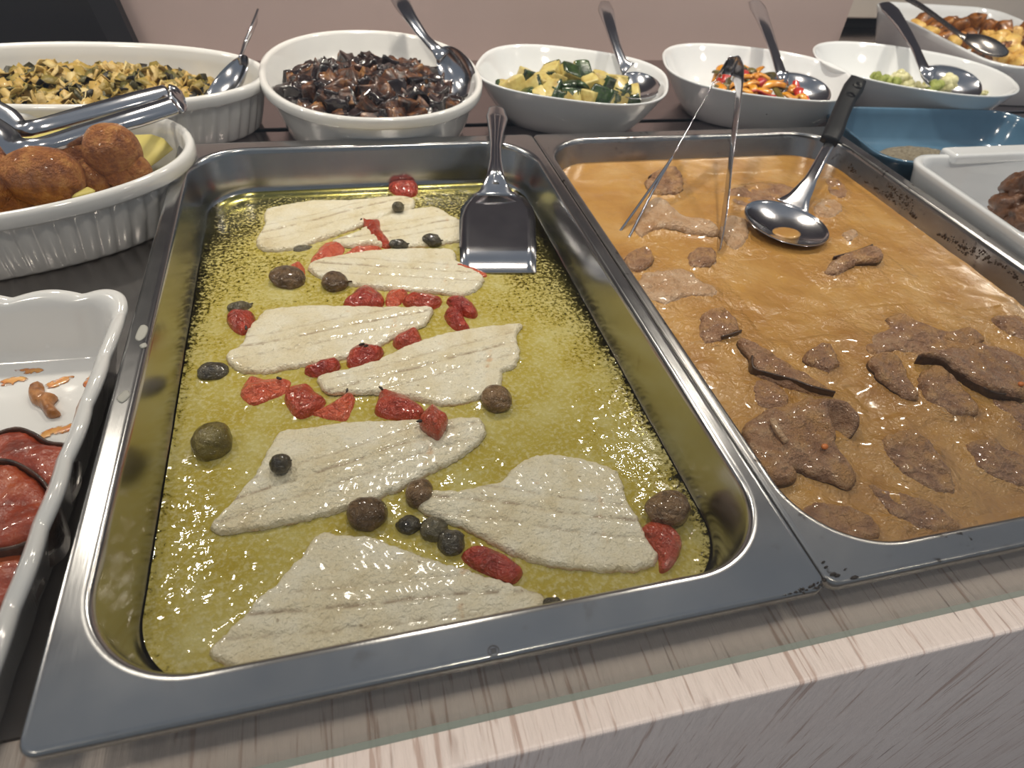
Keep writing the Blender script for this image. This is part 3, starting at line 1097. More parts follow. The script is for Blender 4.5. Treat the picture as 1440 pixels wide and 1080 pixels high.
# ------------------------------------------------------------------ olives and capers
OLV = [  # u, v, w px, h px, material, z centre, label, kind
    (405, 391, 48, 38, 'olive_brown', -0.036, 'large wrinkled brown olive beside the stemmed olive', 'olive'),
    (471, 397, 36, 34, 'olive_brown', -0.036, 'wrinkled brown olive with a thin stem below a fillet', 'olive'),
    (300, 523, 38, 30, 'caper_dark', -0.038, 'dark collapsed olive touching the tip of the orange-spotted fillet', 'olive'),
    (298, 620, 50, 52, 'olive_green', -0.034, 'big smooth green olive standing alone in the oil', 'olive'),
    (698, 561, 44, 44, 'olive_tan', -0.035, 'tan wrinkled olive at the torn end of a fillet', 'olive'),
    (940, 716, 66, 50, 'olive_tan', -0.033, 'largest tan olive by the tray corner next to a tomato', 'olive'),
    (516, 722, 56, 48, 'olive_brown', -0.035, 'round dark brown olive half sunk between two big fillets', 'olive'),
    (590, 694, 38, 44, 'olive_tan', -0.036, 'greyish olive pressed against the curled fillet tail', 'olive'),
    (560, 291, 17, 16, 'caper', -0.031, 'caper lying on the end of the far fillet', 'caper'),
    (426, 351, 28, 17, 'caper', -0.040, 'half sunk pale caper below the far fillet', 'caper'),
    (561, 344, 26, 15, 'caper_dark', -0.034, 'flattened dark caper between two fillets by the tomato strip', 'caper'),
    (608, 338, 27, 18, 'caper_dark', -0.034, 'dark caper near the spatula blade', 'caper'),
    (337, 433, 32, 18, 'caper', -0.038, 'grey caper behind a red tomato piece by the tray side', 'caper'),
    (394, 652, 28, 27, 'caper_dark', -0.029, 'single caper bud resting on top of a fillet', 'caper'),
    (575, 739, 36, 27, 'caper_dark', -0.038, 'dark green caper, first in the chain of three', 'caper'),
    (610, 745, 38, 34, 'caper', -0.037, 'purplish caper in the middle of the chain of three', 'caper'),
    (634, 763, 38, 36, 'caper_dark', -0.037, 'dark caper next to the long red tomato strip', 'caper'),
    (777, 853, 30, 24, 'caper_dark', -0.037, 'dark caper at the tail tip of the largest fillet', 'caper'),
]
for i, (u, v, wp, hp, mt, z, lab, kind) in enumerate(OLV):
    p = G(u, v, z)
    dist = np.linalg.norm(p - _C)
    a = wp / FPX * dist / 2
    b = hp / FPX * dist / 2
    zr = min(b * 0.95, z + DEP1 - 0.0008) if z < -0.033 else b * 0.9
    root = thing(kind, (p[0], p[1], p[2] - zr), lab, kind, 'olives and capers in the fish tray')
    ang = (i * 37 % 50 - 25) / 57.3
    blob('flesh', p, (a, b * 1.05, max(zr, 0.003)), (0.1, 0.12, ang), M[mt], root, sub=4, amp=0.10 if kind == 'olive' else 0.14, freq=1.4, seed=i)
    if kind == 'caper' or i in (1,):
        e = p + np.array([a * math.cos(ang) * (0.9 if i != 1 else 0.8), a * math.sin(ang) * 0.9 - (b * 0.4 if i == 1 else 0), zr * 0.15])
        s2 = p + (e - p) * (1.6 if i == 1 else 1.22)
        ribbon('stem', [p + (e - p) * 0.8, (e + s2) / 2, s2], [a * 0.16, a * 0.13, a * 0.1], [a * 0.16, a * 0.13, a * 0.1], (0, 0, 1), M[mt], root, 0.001)
    t = np.linspace(0, 2 * math.pi, 18, endpoint=False)
    if z < -0.033:
        OUT1.append(np.stack([p[0] + a * np.cos(t), p[1] + b * np.sin(t)], 1))

# ------------------------------------------------------------------ liquids


def liquid(name, O, z, step, outs, mat, label, cat, opf=None, men=0.0011, ripf=None):
    V, F = tri_fill(O, step)
    dO, _ = poly_dist(V, O)
    dm = np.full(len(V), 1.0)
    for o in outs:
        lo, hi = o.min(0) - 0.014, o.max(0) + 0.014
        s = np.where((V[:, 0] > lo[0]) & (V[:, 0] < hi[0]) & (V[:, 1] > lo[1]) & (V[:, 1] < hi[1]))[0]
        if len(s):
            d, ins = poly_dist(V[s], o)
            d = np.where(ins, 0, d)
            dm[s] = np.minimum(dm[s], d)
    zz = z + men * np.exp(-dm / 0.0022) + 0.0010 * np.exp(-dO / 0.002)
    zz += np.array([0.00025 * nz(x * 60, y * 60, 3.0) for x, y in V])
    if ripf is not None:
        zz += np.array([max(0.0, nz(x * 38, y * 48, 8.0) + 0.1) * 0.0030 * min(1, max(0, (0.30 - y) / 0.08)) for x, y in V])
    at = {}
    if opf is not None:
        at['op'] = opf(V, dO, dm)
    if ripf is not None:
        at['rip'] = ripf(V, dO, dm)
    o = obj(name, np.column_stack([V, zz]), F, mat, None, True, at)
    return tag(o, label, cat, kind='stuff')


def in_outline(i, off, rad):
    x0, x1, y0, y1 = i
    P = rrect((x1 - x0) / 2 - off, (y1 - y0) / 2 - off, rad, 20)
    P = P + np.array([(x0 + x1) / 2, (y0 + y1) / 2])
    return resample(P, 420)[0]


def op1(V, dO, dm):
    y = V[:, 1]
    base = np.interp(y, [0.02, 0.20, 0.30, 0.40, 0.50], [1.25, 1.15, 0.80, 0.55, 0.15])
    base = base - 0.55 * np.exp(-dO / 0.007) - 0.35 * np.clip((V[:, 0] - 0.26) / 0.06, 0, 1)
    base = base + 0.35 * np.exp(-dm / 0.006)
    return base


liquid('fish_broth', in_outline(in1, 0.0104, 0.044), ZL, 0.0030, OUT1, M['broth'], 'yellow-green oily broth pooled around the fish fillets', 'broth', op1)

# ------------------------------------------------------------------ meat slices
ZG = -0.0245
OUT2 = []
MEAT = [  # outline, height above gravy, material, tilt dir (deg) & amount, label
    ([(892, 400), (905, 385), (932, 378), (966, 378), (986, 394), (1011, 405), (1006, 415), (970, 416), (935, 426), (905, 415)], .004, 'meat_pale', 0, .000, 'pale flat meat slice beside the divider rim between the trays'),
    ([(985, 445), (997, 436), (1014, 434), (1032, 446), (1042, 464), (1030, 470), (1016, 477), (992, 479), (984, 464)], .006, 'meat', 40, .003, 'small two-toned meat piece below the pale slice'),
    ([(1036, 480), (1062, 486), (1100, 506), (1140, 528), (1174, 550), (1168, 558), (1130, 548), (1098, 538), (1070, 529), (1056, 520), (1054, 504)], .007, 'meat', 60, .006, 'long curled meat slice with a dark seared edge'),
    ([(1130, 502), (1142, 489), (1160, 485), (1174, 494), (1182, 510), (1168, 520), (1148, 515)], .007, 'meat', 100, .003, 'small rounded meat lump beside the curled slice'),
    ([(1058, 540), (1075, 533), (1098, 544), (1112, 562), (1104, 576), (1078, 574), (1060, 562)], .004, 'meat', 0, .002, 'meat piece half sunk under the curled slice'),
    ([(1047, 606), (1060, 586), (1090, 572), (1130, 564), (1170, 567), (1200, 580), (1208, 598), (1196, 612), (1178, 608), (1176, 624), (1196, 648), (1209, 668), (1196, 681), (1160, 670), (1130, 658), (1104, 662), (1088, 676), (1066, 656)], .010, 'meat', 70, .004, 'large folded brown meat slice with a dark hole near the divider'),
    ([(1238, 618), (1260, 606), (1286, 606), (1312, 628), (1338, 664), (1346, 690), (1316, 690), (1276, 668), (1252, 642)], .005, 'meat', 20, .003, 'oval meat slice beside the large folded slice'),
    ([(1118, 722), (1140, 706), (1176, 708), (1212, 722), (1236, 744), (1232, 758), (1198, 757), (1160, 748), (1132, 736)], .005, 'meat', 0, .003, 'meat slice lying along the front rim of the gravy tray'),
    ([(1218, 678), (1248, 686), (1296, 700), (1330, 720), (1350, 742), (1330, 748), (1288, 741), (1252, 726), (1236, 702)], .004, 'meat', 0, .002, 'long thin meat slice between the front slice and the oval slice'),
    ([(1358, 622), (1380, 616), (1412, 628), (1446, 648), (1452, 684), (1410, 676), (1380, 660), (1366, 640)], .004, 'meat', 10, .002, 'glazed meat slice beyond the oval slice'),
    ([(1292, 503), (1314, 495), (1345, 488), (1376, 479), (1412, 484), (1446, 500), (1462, 530), (1452, 556), (1418, 556), (1378, 544), (1346, 524), (1322, 508)], .010, 'meat', 200, .007, 'broad upper meat slice with a lifted dark edge'),
    ([(1296, 524), (1316, 516), (1340, 532), (1364, 556), (1378, 576), (1366, 585), (1334, 580), (1306, 562), (1294, 542)], .006, 'meat', 30, .003, 'tapered meat slice tucked below the broad lifted slice'),
    ([(1220, 508), (1234, 499), (1252, 499), (1268, 508), (1276, 528), (1296, 552), (1282, 558), (1252, 542), (1230, 526)], .008, 'meat', 120, .003, 'rounded meat slice end between the lump and the lifted slice'),
    ([(1214, 490), (1224, 470), (1250, 460), (1246, 446), (1266, 441), (1290, 452), (1330, 466), (1362, 460), (1384, 478), (1350, 492), (1310, 500), (1262, 492), (1236, 500)], .005, 'meat', 60, .003, 'wide meat slice with a small raised tip, behind the lifted slice'),
    ([(1396, 446), (1416, 442), (1450, 456), (1456, 480), (1424, 470)], .006, 'meat', 0, .002, 'meat piece pressed against the specked tray wall'),
    ([(1160, 380), (1172, 364), (1200, 354), (1224, 350), (1240, 360), (1236, 368), (1206, 369), (1180, 382)], .008, 'meat', 0, .004, 'curled meat scrap standing alone in smooth gravy'),
    ([(892, 318), (902, 296), (920, 280), (940, 286), (960, 302), (1002, 312), (1012, 328), (980, 326), (940, 318), (916, 322), (904, 330)], .007, 'meat_pale', 60, .004, 'ragged meat slice under the open tongs'),
    ([(908, 254), (922, 242), (944, 238), (958, 246), (960, 266), (940, 270), (916, 268)], .007, 'meat', 60, .004, 'meat piece with a dark curled edge behind a tong arm'),
    ([(1016, 310), (1032, 303), (1050, 310), (1054, 332), (1036, 350), (1018, 338)], .004, 'meat_pale', 0, .001, 'pale meat piece between a tong arm and the ladle'),
    ([(1018, 270), (1044, 260), (1084, 256), (1120, 266), (1122, 286), (1086, 296), (1046, 290), (1026, 282)], .003, 'meat', 0, .001, 'pinkish sunken meat slice behind the ladle'),
    ([(878, 364), (890, 352), (908, 350), (920, 362), (910, 376), (888, 378)], .006, 'meat', 0, .003, 'small crumpled meat scrap near the tong tips'),
    ([(966, 362), (980, 348), (998, 348), (1010, 360), (1000, 372), (976, 374)], .005, 'meat', 0, .002, 'little meat scrap at the end of a tong arm'),
    ([(1142, 292), (1154, 282), (1174, 282), (1186, 294), (1172, 306), (1150, 306)], .003, 'meat_pale', 0, .001, 'pale sunken meat lump beside the ladle neck'),
    ([(1162, 250), (1180, 254), (1194, 272), (1180, 278), (1164, 268)], .003, 'meat', 0, .001, 'meat corner showing behind the ladle handle'),
    ([(1184, 328), (1196, 322), (1206, 326), (1204, 336), (1190, 338)], .003, 'meat_pale', 0, .001, 'tiny pale meat fleck above the curled scrap'),
    ([(1396, 560), (1424, 564), (1456, 580), (1458, 606), (1424, 600), (1402, 584)], .003, 'meat', 0, .001, 'sunken meat slice in front of the lifted slice'),
]
meats = []
for i, (P, h, mt, td, ta, lab) in enumerate(MEAT):
    O = pix_outline(P, ZG + h * 0.7, 0.0014)
    ca = O.mean(0)
    sz = math.sqrt(np.ptp(O[:, 0]) * np.ptp(O[:, 1]))
    nn = np.array([0.0022 * nz(p[0] * 130, p[1] * 130, i) + 0.0011 * nz(p[0] * 380, p[1] * 380, i) for p in O])
    dr = O - ca
    O = O + dr / (np.linalg.norm(dr, axis=1)[:, None] + 1e-9) * nn[:, None]
    tv = np.array([math.cos(math.radians(td)), math.sin(math.radians(td))])

    def fn(V, d, t, i=i, ca=ca, sz=sz, tv=tv, ta=ta, h=h):
        q = (V - ca) / sz
        z = ta * (q @ tv) * 1.2
        z += np.array([0.0026 * nz(x * 60, y * 60, i) + 0.0014 * nz(x * 150, y * 150, i) + 0.0007 * nz(x * 340, y * 340, i) for x, y in V]) * (0.4 + 0.6 * t)
        if i == 5:   # the fold around the dark hole
            hp = G(1182, 603, ZG + 0.006)[:2]
            e = V - hp
            rr = np.sqrt((e[:, 0] / 0.006) ** 2 + (e[:, 1] / 0.009) ** 2)
            z += -0.011 * np.exp(-rr ** 2) + 0.0045 * np.exp(-(rr - 1.9) ** 2 / 0.5)
        return z
    zb = ZG - 0.0105
    o = slab('meat_slice', O, zb, h + 0.0105, max(0.0035, sz * 0.10), 0.0017, [M[mt], M['meat_edge']], None, side=0.72, fn=fn, seed=i)
    tag(o, lab, 'meat', 'meat slices in gravy')
    meats.append(o)
    OUT2.append(O[::2])
# dark seared rind standing along some slice edges
for mi, path, ww in ((2, [(1056, 505), (1058, 522), (1082, 530), (1112, 538), (1140, 548), (1172, 556)], 0.0075), (10, [(1296, 503), (1316, 499), (1332, 508), (1352, 530), (1376, 546), (1400, 557), (1418, 557)], 0.0065),
                     (15, [(1172, 363), (1202, 355), (1226, 346)], 0.004), (17, [(912, 251), (930, 241), (948, 244), (958, 250)], 0.005), (1, [(1014, 475), (1028, 471), (1042, 466)], 0.003)):
    PP = [G(u, v, ZG + 0.0045) for u, v in path]
    ribbon('seared_rind', PP, 0.0016, ww, (0, 0.0, 1), M['meat_edge'], meats[mi], 0.003)
for mi, (u, v) in ((5, (1160, 628)), (10, (1436, 540))):
    blob('carrot_bit', G(u, v, ZG + 0.012), (0.0026, 0.002, 0.0014), (0, 0, 0.4), M['carrot'], meats[mi], sub=2)
ribbon('sinew', [G(1086, 590, ZG + .013), G(1094, 606, ZG + .0135), G(1106, 622, ZG + .012)], 0.004, 0.003, (0, 0, 1), M['meat_pale'], meats[5], 0.002)
slab('meat_flap', pix_outline([(1064, 622), (1080, 604), (1096, 622), (1114, 650), (1124, 668), (1098, 676), (1076, 668)], ZG + 0.008, 0.0014), ZG - 0.006, 0.0155, 0.005, 0.002, [M['meat'], M['meat_edge']], meats[5], side=0.6,
     fn=lambda V, d, t: np.array([0.0015 * nz(x * 120, y * 120, 4) for x, y in V]))


def rip2(V, dO, dm):
    near = np.exp(-dm / 0.016)
    return 0.10 + 0.9 * near * np.interp(V[:, 1], [0.05, 0.25, 0.33, 0.5], [1, 0.9, 0.4, 0.25])


liquid('gravy', in_outline(in2, 0.0050, 0.046), ZG, 0.0030, OUT2, M['gravy'], 'thick brown gravy filling the meat tray', 'gravy', men=0.0016, ripf=rip2)

# ================================================================== UTENSILS
# spatula
pb = G(700, 383, -0.0375)
pbl, pbr = G(648, 383, -0.0375), G(754, 382, -0.0375)
sp = thing('spatula', (pb[0], pb[1], -0.040), 'steel spatula with a wide flat blade resting in the fish tray', 'spatula')
rows = [(383, -0.0375, 648, 754), (345, -0.0320, 646, 754), (310, -0.0265, 646, 753), (293, -0.0240, 648, 750), (282, -0.0220, 656, 742), (274, -0.0205, 665, 731), (269, -0.0190, 672, 724)]
V = []
for v, z, ul, ur in rows:
    for s in np.linspace(0, 1, 9):
        V.append(G(ul + (ur - ul) * s, v, z))
n = len(V)
V = np.array(V)
V = np.vstack([V, V - np.array([0, 0, 0.0012])])
F = []
R_, C_ = len(rows), 9
for r in range(R_ - 1):
    for c_ in range(C_ - 1):
        a = r * C_ + c_
        F.append((a, a + 1, a + 1 + C_, a + C_))
        F.append((n + a, n + a + C_, n + a + 1 + C_, n + a + 1))
bd = list(range(C_)) + [r * C_ + C_ - 1 for r in range(1, R_)] + [(R_ - 1) * C_ + c_ for c_ in range(C_ - 2, -1, -1)] + [r * C_ for r in range(R_ - 2, 0, -1)]
for a, b in zip(bd, bd[1:] + bd[:1]):
    F.append((a, a + n, b + n, b))
obj('blade', V, F, M['cutlery'], sp)
hp = [G(698, 276, -0.0185), G(697, 262, -0.013), G(697, 246, -0.006), G(697, 225, -0.001), G(697, 205, 0.003), G(698, 185, 0.006), G(699, 165, 0.009), G(699, 153, 0.011)]
ribbon('handle', hp, [0.040, 0.026, 0.017, 0.0125, 0.012, 0.0165, 0.0235, 0.018], [0.0012, 0.003, 0.004, 0.004, 0.004, 0.004, 0.0035, 0.003], (0, -0.35, 1), M['cutlery'], sp, 0.003, crown=0.0015)
ribbon('handle_ridge', [q + np.array([0, -0.0012, 0.0032]) for q in hp[1:-1]], [0.006, 0.004, 0.003, 0.003, 0.004, 0.007], 0.0012, (0, -0.35, 1), M['cutlery'], sp, 0.003)


def tongs(name, tipA, midA, hA, hB, midB, tipB, top, w, label, up=None):
    pts = np.array([tipA, midA, hA, top, hB, midB, tipB])
    root = thing(name, pts.min(0) * [0, 0, 1] + pts.mean(0) * [1, 1, 0], label, 'tongs')
    n = np.cross(np.array(hA) - np.array(tipA), np.array(hB) - np.array(hA)) if up is None else np.array(up)
    n = n / np.linalg.norm(n)

    def wide(P, W, nm, th=0.0011):
        # bar whose width runs along n
        P = np.asarray(P, float)
        T = np.gradient(P, axis=0)
        T /= np.linalg.norm(T, axis=1)[:, None]
        upv = np.cross(T, n)
        return ribbon(nm, P, W, th, upv, M['cutlery'], root, 0.003)
    return root, wide, n


# tongs standing in the gravy
tA, tB = G(880, 328, ZG), G(1009, 356, ZG)
hinge = G(1026, 92, 0.056)
hA, hB = G(1003, 118, 0.050), G(1040, 118, 0.050)
mA, mB = G(945, 222, 0.012), G(1028, 222, 0.014)
root, wide, nv = tongs('serving_tongs', tA, mA, hA, hB, mB, tB, hinge, 0.02, 'slim steel tongs standing open in the gravy tray, leaning on the pepper bowl')
wide([G(1016, 97, 0.055), hA, mA], [0.024, 0.022, 0.012], 'arm')
wide([G(1034, 97, 0.055), hB, mB, G(1019, 300, -0.008), tB], [0.024, 0.020, 0.012, 0.014, 0.013], 'arm')
wide([G(1014, 99, 0.0548), G(1018, 93, 0.056), hinge, G(1034, 93, 0.056), G(1037, 99, 0.0548)], 0.024, 'hinge_bend')
for du, nm in ((-6, 'prong'), (6, 'prong')):
    wide([mA, G(915 + du * 0.5, 268 + abs(du) * 0.2, -0.006), G(878 + du, 330 + du * 0.8, ZG - 0.001)], [0.006, 0.004, 0.003], nm, 0.0024)

# ladle with the black handle
lb = G(1106, 312, -0.0145)
nk = [G(1114, 290, -0.0165), G(1124, 277, -0.012), G(1140, 252, -0.002), G(1158, 218, 0.009), G(1172, 192, 0.016)]
ld = thing('ladle', (lb[0], lb[1], -0.032), 'steel ladle spoon with a black plastic handle lying in the gravy', 'ladle')
dd = nk[2] - lb
spoon_bowl('bowl', lb, dd * [1, 1, 0.15], (-0.05, -0.16, 1), 0.073, 0.081, 0.0085, M['cutlery'], ld, egg=-0.02)
ribbon('neck', nk, [0.034, 0.022, 0.0125, 0.0105, 0.011], [0.0015, 0.003, 0.0035, 0.003, 0.003], (-0.3, -0.3, 1), M['cutlery'], ld, 0.003)
hd = [G(1166, 198, 0.016), G(1172, 186, 0.019), G(1180, 165, 0.024), G(1190, 142, 0.030), G(1200, 124, 0.036), G(1206, 113, 0.040)]
hnd = ribbon('handle', hd, [0.019, 0.0205, 0.0195, 0.020, 0.0235, 0.020], [0.010, 0.011, 0.010, 0.010, 0.010, 0.008], (-0.25, -0.5, 1), M['black_plastic'], ld, 0.003)
hc = G(1207, 119, 0.0462)
tt = np.linspace(0, 2 * math.pi, 24, endpoint=False)
V, F = [], []
e1 = np.array(hd[-1]) - np.array(hd[-2])
e1 /= np.linalg.norm(e1)
e2 = np.cross((-0.25, -0.5, 1), e1)
e2 /= np.linalg.norm(e2)
for r in (0.0058, 0.0042, 0.003):
    for a in tt:
        V.append(hc + e1 * r * math.cos(a) * 0.9 + e2 * r * math.sin(a) + np.cross(e1, e2) * (0.0012 if r == 0.0042 else -0.002))
for k in range(2):
    for i in range(24):
        F.append((k * 24 + i, k * 24 + (i + 1) % 24, (k + 1) * 24 + (i + 1) % 24, (k + 1) * 24 + i))
obj('hanging_hole', V, F, M['black_plastic'], hnd)
pud = ell(0.014, 0.0105) + lb[:2] + np.array([-0.002, -0.008])
o = slab('gravy_puddle', resample(pud, 40)[0], lb[2] - 0.0087, 0.0026, 0.004, 0.0022, M['gravy'], None, side=0.75)
tag(o, 'small puddle of gravy in the ladle bowl', 'gravy')

# ================================================================== DISHES


def oval_fluted(name, c, a, b, rot, z0, z1, label, nfl):
    t = thing(name, (c[0], c[1], z0), label, 'dish')
    h = z1 - z0
    pr = [(0.060, z0, 0, 0), (0.022, z0, 0, 0), (0.0175, z0 + 0.001, .3, 0), (0.0155, z0 + 0.004, 1, 0), (0.011, z0 + h * 0.35, 1, 0), (0.0065, z0 + h * 0.68, 1, 0), (0.0055, z0 + h * 0.76, .4, 0), (0.005, z0 + h * 0.775, 0, 0),
          (0.0008, z0 + h * 0.79, 0, 0), (0.0, z0 + h * 0.82, 0, 0), (0.0, z0 + h * 0.93, 0, 0), (0.0012, z0 + h * 0.98, 0, 0), (0.004, z1, 0, 0), (0.007, z0 + h * 0.98, 0, 0), (0.0088, z0 + h * 0.92, 0, 0), (0.0105, z0 + h * 0.75, 0, 0),
          (0.016, z0 + h * 0.4, 0, 0), (0.022, z0 + 0.012, 0, 0), (0.027, z0 + 0.008, 0, 0), (0.035, z0 + 0.0065, 0, 0), (0.065, z0 + 0.006, 0, 0)]
    vessel('dish_body', c, rot, lambda off: ell(max(a - off, 0.01), max(b - off, 0.008), 2.15), pr, M['ceramic'], t, K=420, flute=(nfl, 0.0030, 0, 0))
    return t


d_cab = oval_fluted('oval_dish', (-0.105, 0.685), 0.186, 0.100, math.radians(-3), ZS, 0.022, 'white fluted oval dish of sauteed cabbage', 64)
d_ball = oval_fluted('oval_dish', (-0.135, 0.486), 0.158, 0.104, math.radians(16), ZD, 0.016, 'white fluted oval dish of fried balls on yellow paper', 56)


def bowl_prof(z0, z1, foot, rim=0.004, lip=True):
    h = z1 - z0
    return [(foot + 0.03, z0, 0, 0), (foot, z0, 0, 0), (foot - 0.004, z0 + 0.002, 0, 0), (foot * 0.62, z0 + h * 0.28, 0, 0), (foot * 0.33, z0 + h * 0.58, 0, 0), (foot * 0.1, z0 + h * 0.86, 0, 0), (0.0012, z1 - 0.003, 0, 0), (0.0, z1 - 0.0012, 0, 0),
            (0.0012, z1, 0, 0), (rim * 0.8, z1 - 0.0008, 0, 0), (rim + 0.001, z1 - 0.003, 0, 0), (foot * 0.1 + rim, z0 + h * 0.84, 0, 0), (foot * 0.36 + rim, z0 + h * 0.56, 0, 0), (foot * 0.66 + rim, z0 + h * 0.30, 0, 0),
            (foot + 0.006, z0 + 0.009, 0, 0), (foot + 0.016, z0 + 0.0065, 0, 0), (foot + 0.03, z0 + 0.006, 0, 0)]


# deep oval baking dish with aubergine
BA = (0.194, 0.682)
d_aub = thing('baking_dish', (BA[0], BA[1], ZS), 'plain white deep dish of browned aubergine chunks', 'dish')
z0, z1 = ZS, 0.024
h = z1 - z0
pr = [(0.07, z0, 0, 0), (0.026, z0, 0, 0), (0.022, z0 + 0.002, 0, 0), (0.013, z0 + h * .45, 0, 0), (0.0065, z0 + h * .78, 0, 0), (0.006, z0 + h * .80, 0, 0), (0.0008, z0 + h * .815, 0, 0), (0.0, z0 + h * .84, 0, 0), (0.0, z0 + h * .95, 0, 0),
      (0.001, z0 + h * .985, 0, 0), (0.0035, z1, 0, 0), (0.0065, z0 + h * .985, 0, 0), (0.008, z0 + h * .94, 0, 0), (0.012, z0 + h * .7, 0, 0), (0.024, z0 + h * .3, 0, 0), (0.034, z0 + 0.012, 0, 0), (0.042, z0 + 0.0075, 0, 0), (0.075, z0 + 0.007, 0, 0)]
vessel('dish_body', BA, 0.0, lambda off: ell(0.122 - off, 0.150 - off, 2.2), pr, M['ceramic'], d_aub, K=200)

BOWLS = {}
for key, c, a, b, rot, n, lab in (('zuc', (0.432, 0.676), 0.116, 0.098, -24, 2.7, 'white rounded-square bowl of diced zucchini'),
                                  ('pep', (0.690, 0.680), 0.126, 0.104, -20, 2.6, 'white rounded-square bowl of pepper strips'),
                                  ('cau', (0.938, 0.690), 0.135, 0.104, -27, 2.35, 'white pointed oval bowl of cauliflower florets')):
    t = thing('serving_bowl', (c[0], c[1], ZS), lab, 'bowl')
    vessel('bowl_body', c, math.radians(rot), lambda off, a=a, b=b, n=n: ell(max(a - off, 0.01), max(b - off, 0.01), n), bowl_prof(ZS, 0.021, 0.042), M['ceramic_cool'], t, K=220)
    BOWLS[key] = (t, c, a, b)

# potatoes dish (right rear)
PC = (1.225, 0.845)
d_pot = thing('potato_dish', (PC[0], PC[1], ZS), 'white rectangular dish of fried potatoes at the end of the shelf', 'dish')
pr = [(0.06, ZS, 0, 0), (0.02, ZS, 0, 0), (0.016, ZS + 0.002, 0, 0), (0.004, 0.012, 0, 0), (0.0, 0.0215, 0, 0), (0.001, 0.0235, 0, 0), (0.003, 0.0245, 0, 0), (0.0055, 0.0235, 0, 0), (0.008, 0.012, 0, 0), (0.019, ZS + 0.014, 0, 0), (0.027, ZS + 0.008, 0, 0), (0.06, ZS + 0.0075, 0, 0)]
vessel('dish_body', PC, math.radians(-8), lambda off: rrect(0.128 - off, 0.185 - off, 0.045 - off * 0.3), pr, M['ceramic_cool'], d_pot, K=220)

# blue dish
BC = (0.872, 0.515)
d_blue = thing('blue_dish', (BC[0], BC[1], ZD), 'blue glazed rectangular dish with grey spread', 'dish')
zt = -0.001
pr = [(0.05, ZD, 0, 0), (0.016, ZD, 0, 0), (0.012, ZD + 0.002, 0, 0), (0.003, zt - 0.006, 0, 0), (0.0, zt - 0.001, 0, 0), (0.0012, zt, 0, 0), (0.0035, zt, 0, 0), (0.005, zt - 0.0015, 0, 0), (0.007, zt - 0.008, 0, 0), (0.017, ZD + 0.012, 0, 0), (0.024, ZD + 0.0065, 0, 0), (0.05, ZD + 0.006, 0, 0)]
vessel('dish_body', BC, math.radians(-6), lambda off: rrect(0.142 - off, 0.083 - off, 0.034 - off * 0.3), pr, M['blue_glaze'], d_blue, K=220)
O = resample(ell(0.062, 0.05), 60)[0] + np.array([BC[0] - 0.035, BC[1] - 0.012])
o = slab('grey_spread', O, ZD + 0.0062, 0.013, 0.02, 0.003, M['pate'], None, side=0.3, fn=lambda V, d, t: np.array([0.003 * nz(x * 160, y * 160) for x, y in V]) * t)
tag(o, 'coarse grey minced spread left in the blue dish', 'spread', kind='stuff')

# white square dish right
WC = (0.852, 0.300)
d_wh = thing('white_dish', (WC[0], WC[1], ZD), 'white rectangular dish with a raised tab handle, holding braised meat', 'dish')
zt = 0.013
pr = [(0.05, ZD, 0, 0), (0.014, ZD, 0, 0), (0.010, ZD + 0.002, 0, 0), (0.002, zt - 0.008, 0, 0), (0.0, zt - 0.002, 0, 0), (0.0015, zt, 0, 0), (0.006, zt, 0, 0), (0.008, zt - 0.002, 0, 0), (0.011, zt - 0.012, 0, 0), (0.017, ZD + 0.014, 0, 0), (0.025, ZD + 0.0075, 0, 0), (0.05, ZD + 0.007, 0, 0)]
vessel('dish_body', WC, math.radians(-3), lambda off: rrect(0.135 - off, 0.128 - off, 0.030 - off * 0.3), pr, M['ceramic_cool'], d_wh, K=220)
hx = G(1390, 203, zt + 0.003)
V, F = box_geo(WC[0] - 0.075, WC[0] + 0.115, WC[1] + 0.117, WC[1] + 0.141, zt - 0.007, zt + 0.004)
o = obj('tab_handle', V, F, M['ceramic_cool'], d_wh, smooth=False)
bv = o.modifiers.new('b', 'BEVEL')
bv.width = 0.004
bv.segments = 4

# scalloped dish left
SC = (-0.124, 0.154)
d_sc = thing('scalloped_dish', (SC[0], SC[1], ZD), 'white scalloped-rim dish with saucy aubergine slices', 'dish')
zt = 0.006
pr = [(0.05, ZD, 0, 0), (0.022, ZD, 0, 0), (0.019, ZD + 0.002, .5, 0), (0.010, zt - 0.018, 1, 0), (0.004, zt - 0.008, .5, .5), (0.0, zt - 0.004, 0, 1), (0.0, zt - 0.001, 0, 1), (0.0015, zt + 0.0005, 0, 1), (0.005, zt, 0, 1), (0.0085, zt - 0.003, 0, .8), (0.0105, zt - 0.009, 0, .4), (0.015, ZD + 0.018, 0, 0), (0.0185, ZD + 0.011, 0, 0), (0.023, ZD + 0.0085, 0, 0), (0.05, ZD + 0.008, 0, 0)]
vessel('dish_body', SC, math.radians(-2.5), lambda off: rrect(0.117 - off, 0.1475 - off, 0.024 - off * 0.3), pr, M['ceramic'], d_sc, K=400, flute=(24, 0.002, 0.0030, 0.0030))
ZSF = ZD + 0.0085
